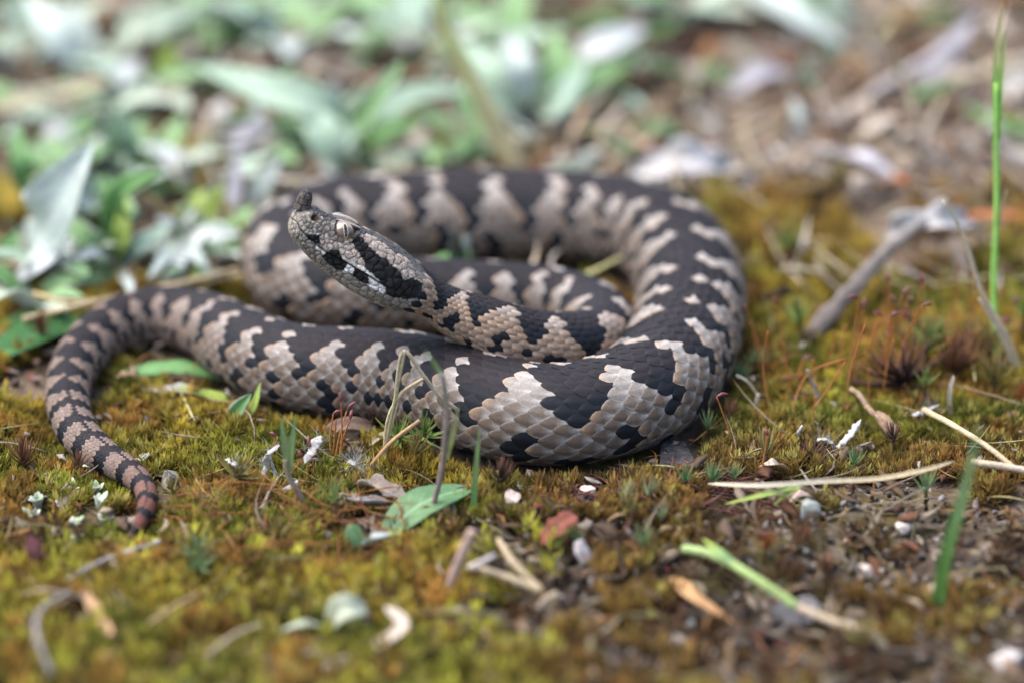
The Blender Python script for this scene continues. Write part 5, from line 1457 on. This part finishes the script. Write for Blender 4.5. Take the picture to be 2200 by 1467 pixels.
# ------------------------------------------------------------------ loose litter nobody could count
def litter(name, n, box, length, width, pal, zones=None, zlift=.25, flatness=.25, curve=.25, mat=None, round_=False):
    x, y = scatter(n, *box)
    gap = gap_to_snake(x, y)
    z = ground_z(x, y)
    q = project(np.stack([x, y, z], -1))
    ok = gap > .05
    if zones is not None:
        ok &= rng.random(n) < zones(q[:, 0], q[:, 1])
    x, y, z = x[ok], y[ok], z[ok]
    n = len(x)
    L = length * rng.uniform(.45, 1.5, n); Wd = width * rng.uniform(.5, 1.5, n)
    a = rng.uniform(0, 6.28, n)
    d = unit(np.stack([np.cos(a), np.sin(a), rng.normal(0, flatness, n)], -1))
    sd = unit(np.cross(d, np.array([0, 0, 1.0]) + rng.normal(0, .5, (n, 3))))
    nm = np.cross(sd, d)
    u = np.linspace(-.5, .5, 6)
    c0 = np.stack([x, y, z + rng.uniform(.02, zlift, n) + .05], -1)
    cv = rng.normal(0, curve, n) * L
    side_c = rng.normal(0, curve * .7, n) * L
    pth = c0[:, None] + d[:, None] * (u[None] * L[:, None])[..., None] - nm[:, None] * ((u ** 2)[None] * cv[:, None])[..., None] + sd[:, None] * ((u ** 2)[None] * side_c[:, None])[..., None]
    wp = np.clip(1 - np.abs(2 * u) ** 1.6, .05, 1)
    hw = Wd[:, None] * .5 * wp[None] * rng.uniform(.6, 1.25, (n, 6))
    th = np.maximum(Wd * .05, .009)[:, None, None] if not round_ else hw[..., None] * .9
    V = np.stack([pth + sd[:, None] * hw[..., None], pth + nm[:, None] * th, pth - sd[:, None] * hw[..., None], pth - nm[:, None] * th], 2)
    pal = np.asarray(pal, float)
    c = pal[rng.integers(0, len(pal), n)] * rng.uniform(.6, 1.2, (n, 1))
    q2 = project(np.stack([x, y, z], -1))
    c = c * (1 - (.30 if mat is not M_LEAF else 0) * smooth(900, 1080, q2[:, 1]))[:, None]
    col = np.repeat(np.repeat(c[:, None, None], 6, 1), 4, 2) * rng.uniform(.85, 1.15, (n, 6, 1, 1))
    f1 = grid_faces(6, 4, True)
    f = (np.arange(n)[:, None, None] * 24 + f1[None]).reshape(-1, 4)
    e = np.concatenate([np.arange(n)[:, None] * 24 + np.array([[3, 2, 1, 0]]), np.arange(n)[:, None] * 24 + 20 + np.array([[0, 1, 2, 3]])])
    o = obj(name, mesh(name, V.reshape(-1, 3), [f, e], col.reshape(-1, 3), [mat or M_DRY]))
    o['kind'] = 'stuff'
    return o
ALL = (-16, 16, -14, 30)
browns = [(.13, .085, .055), (.20, .13, .08), (.08, .055, .045), (.28, .19, .12), (.24, .20, .17), (.17, .075, .04), (.36, .28, .20)]
back = lambda px, py: np.where(py < 470, .95, np.where((px > 1000) & (py > 1080), .75, np.where((px > 1650) & (py < 640), .7, .16)))
litter('leaf_litter', 5200, (-18, 18, -14, 30), .75, .34, browns, back, .35, .3, .5)
litter('leaf_litter', 1700, (-18, 18, 4, 30), 1.4, .55, browns[1:] + [(.45, .38, .30), (.42, .40, .38), (.30, .15, .07), (.50, .44, .37), (.40, .33, .27)], lambda px, py: np.where(py < 440, .9, 0), .5, .3, .5)
litter('leaf_litter', 2400, (-18, 18, -14, 5), .30, .16, browns + [(.40, .34, .28), (.45, .40, .34), (.22, .06, .04)], lambda px, py: np.where(py > 560, .8, 0), .4, .4, .4)
needles_z = lambda px, py: np.where((px > 380) & (px < 900) & (py > 1030) & (py < 1230), 1.0, np.where(py > 600, .10, .05))
litter('needle_litter', 2600, (-16, 14, -14, 12), 1.1, .035, [(.33, .15, .05), (.40, .22, .08), (.26, .09, .04), (.42, .30, .15)], needles_z, .42, .18, .3, round_=True)
litter('needle_litter', 190, (-7.2, -2.2, -6.8, -3.6), 1.3, .032, [(.42, .17, .05), (.48, .24, .08), (.34, .12, .05)], None, .65, .16, .3, round_=True)
litter('needle_litter', 260, (.5, 5.5, -4.6, -2.6), .9, .05, [(.18, .07, .06), (.24, .10, .08), (.12, .05, .05)], None, .3, .15, .35, round_=True)
litter('leaf_litter', 1500, (-16, 16, -14, -4.5), .55, .13, [(.10, .06, .035), (.30, .20, .10), (.07, .045, .035), (.36, .18, .07), (.42, .34, .22)], lambda px, py: np.where(py > 1120, .8, .15), .5, .5, .5)
litter('soil_crumbs', 6000, (-16, 16, -14, 12), .13, .11, [(.05, .04, .035), (.11, .085, .065), (.20, .17, .15), (.03, .028, .028)], lambda px, py: np.where((px > 950) & (py > 1050), .9, .25), .12, .5, .1, M_SOIL, True)
litter('pale_grit', 700, (-16, 16, -14, 28), .14, .11, [(.50, .45, .40), (.36, .32, .28), (.42, .37, .37), (.25, .25, .24)], lambda px, py: np.where((px > 950) & (py > 1050), .8, .35), .18, .5, .1, M_STONE, True)
litter('leaf_litter', 420, (-18, 18, 5, 30), 2.0, .14, [(.48, .40, .27), (.40, .33, .24), (.52, .48, .42), (.36, .34, .16)], None, .9, .25, .4)
litter('ground_leaves', 900, (-18, 18, 6, 31), 1.5, .55, [(.20, .31, .15), (.28, .38, .26), (.13, .23, .08), (.42, .46, .42)], lambda px, py: np.where((px < 1450) & (py < 420), .7, np.where(py < 330, .22, np.where((px < 520) & (py < 640), .6, 0))), .9, .45, .6, M_LEAF)
litter('leaf_litter', 5200, (-48, 48, -36, 75), 1.5, .5, browns + [(.40, .33, .25), (.20, .30, .15)], lambda px, py: np.where((px < -150) | (px > 2350) | (py < -60) | (py > 1600), .75, 0), .45, .3, .5)
litter('dry_stems', 260, (-16, 16, -13, 4), 1.7, .05, [(.42, .33, .22), (.34, .27, .19), (.50, .43, .33), (.24, .18, .14), (.40, .36, .17)], lambda px, py: np.where(py > 560, .9, 0), .6, .22, .3, round_=True)
litter('pale_grit', 900, (-1, 14, -13, -4), .16, .13, [(.34, .30, .27), (.22, .20, .185), (.44, .40, .36), (.15, .135, .125)], lambda px, py: np.where((px > 1050) & (py > 1090), .9, .1), .2, .5, .1, M_STONE, True)
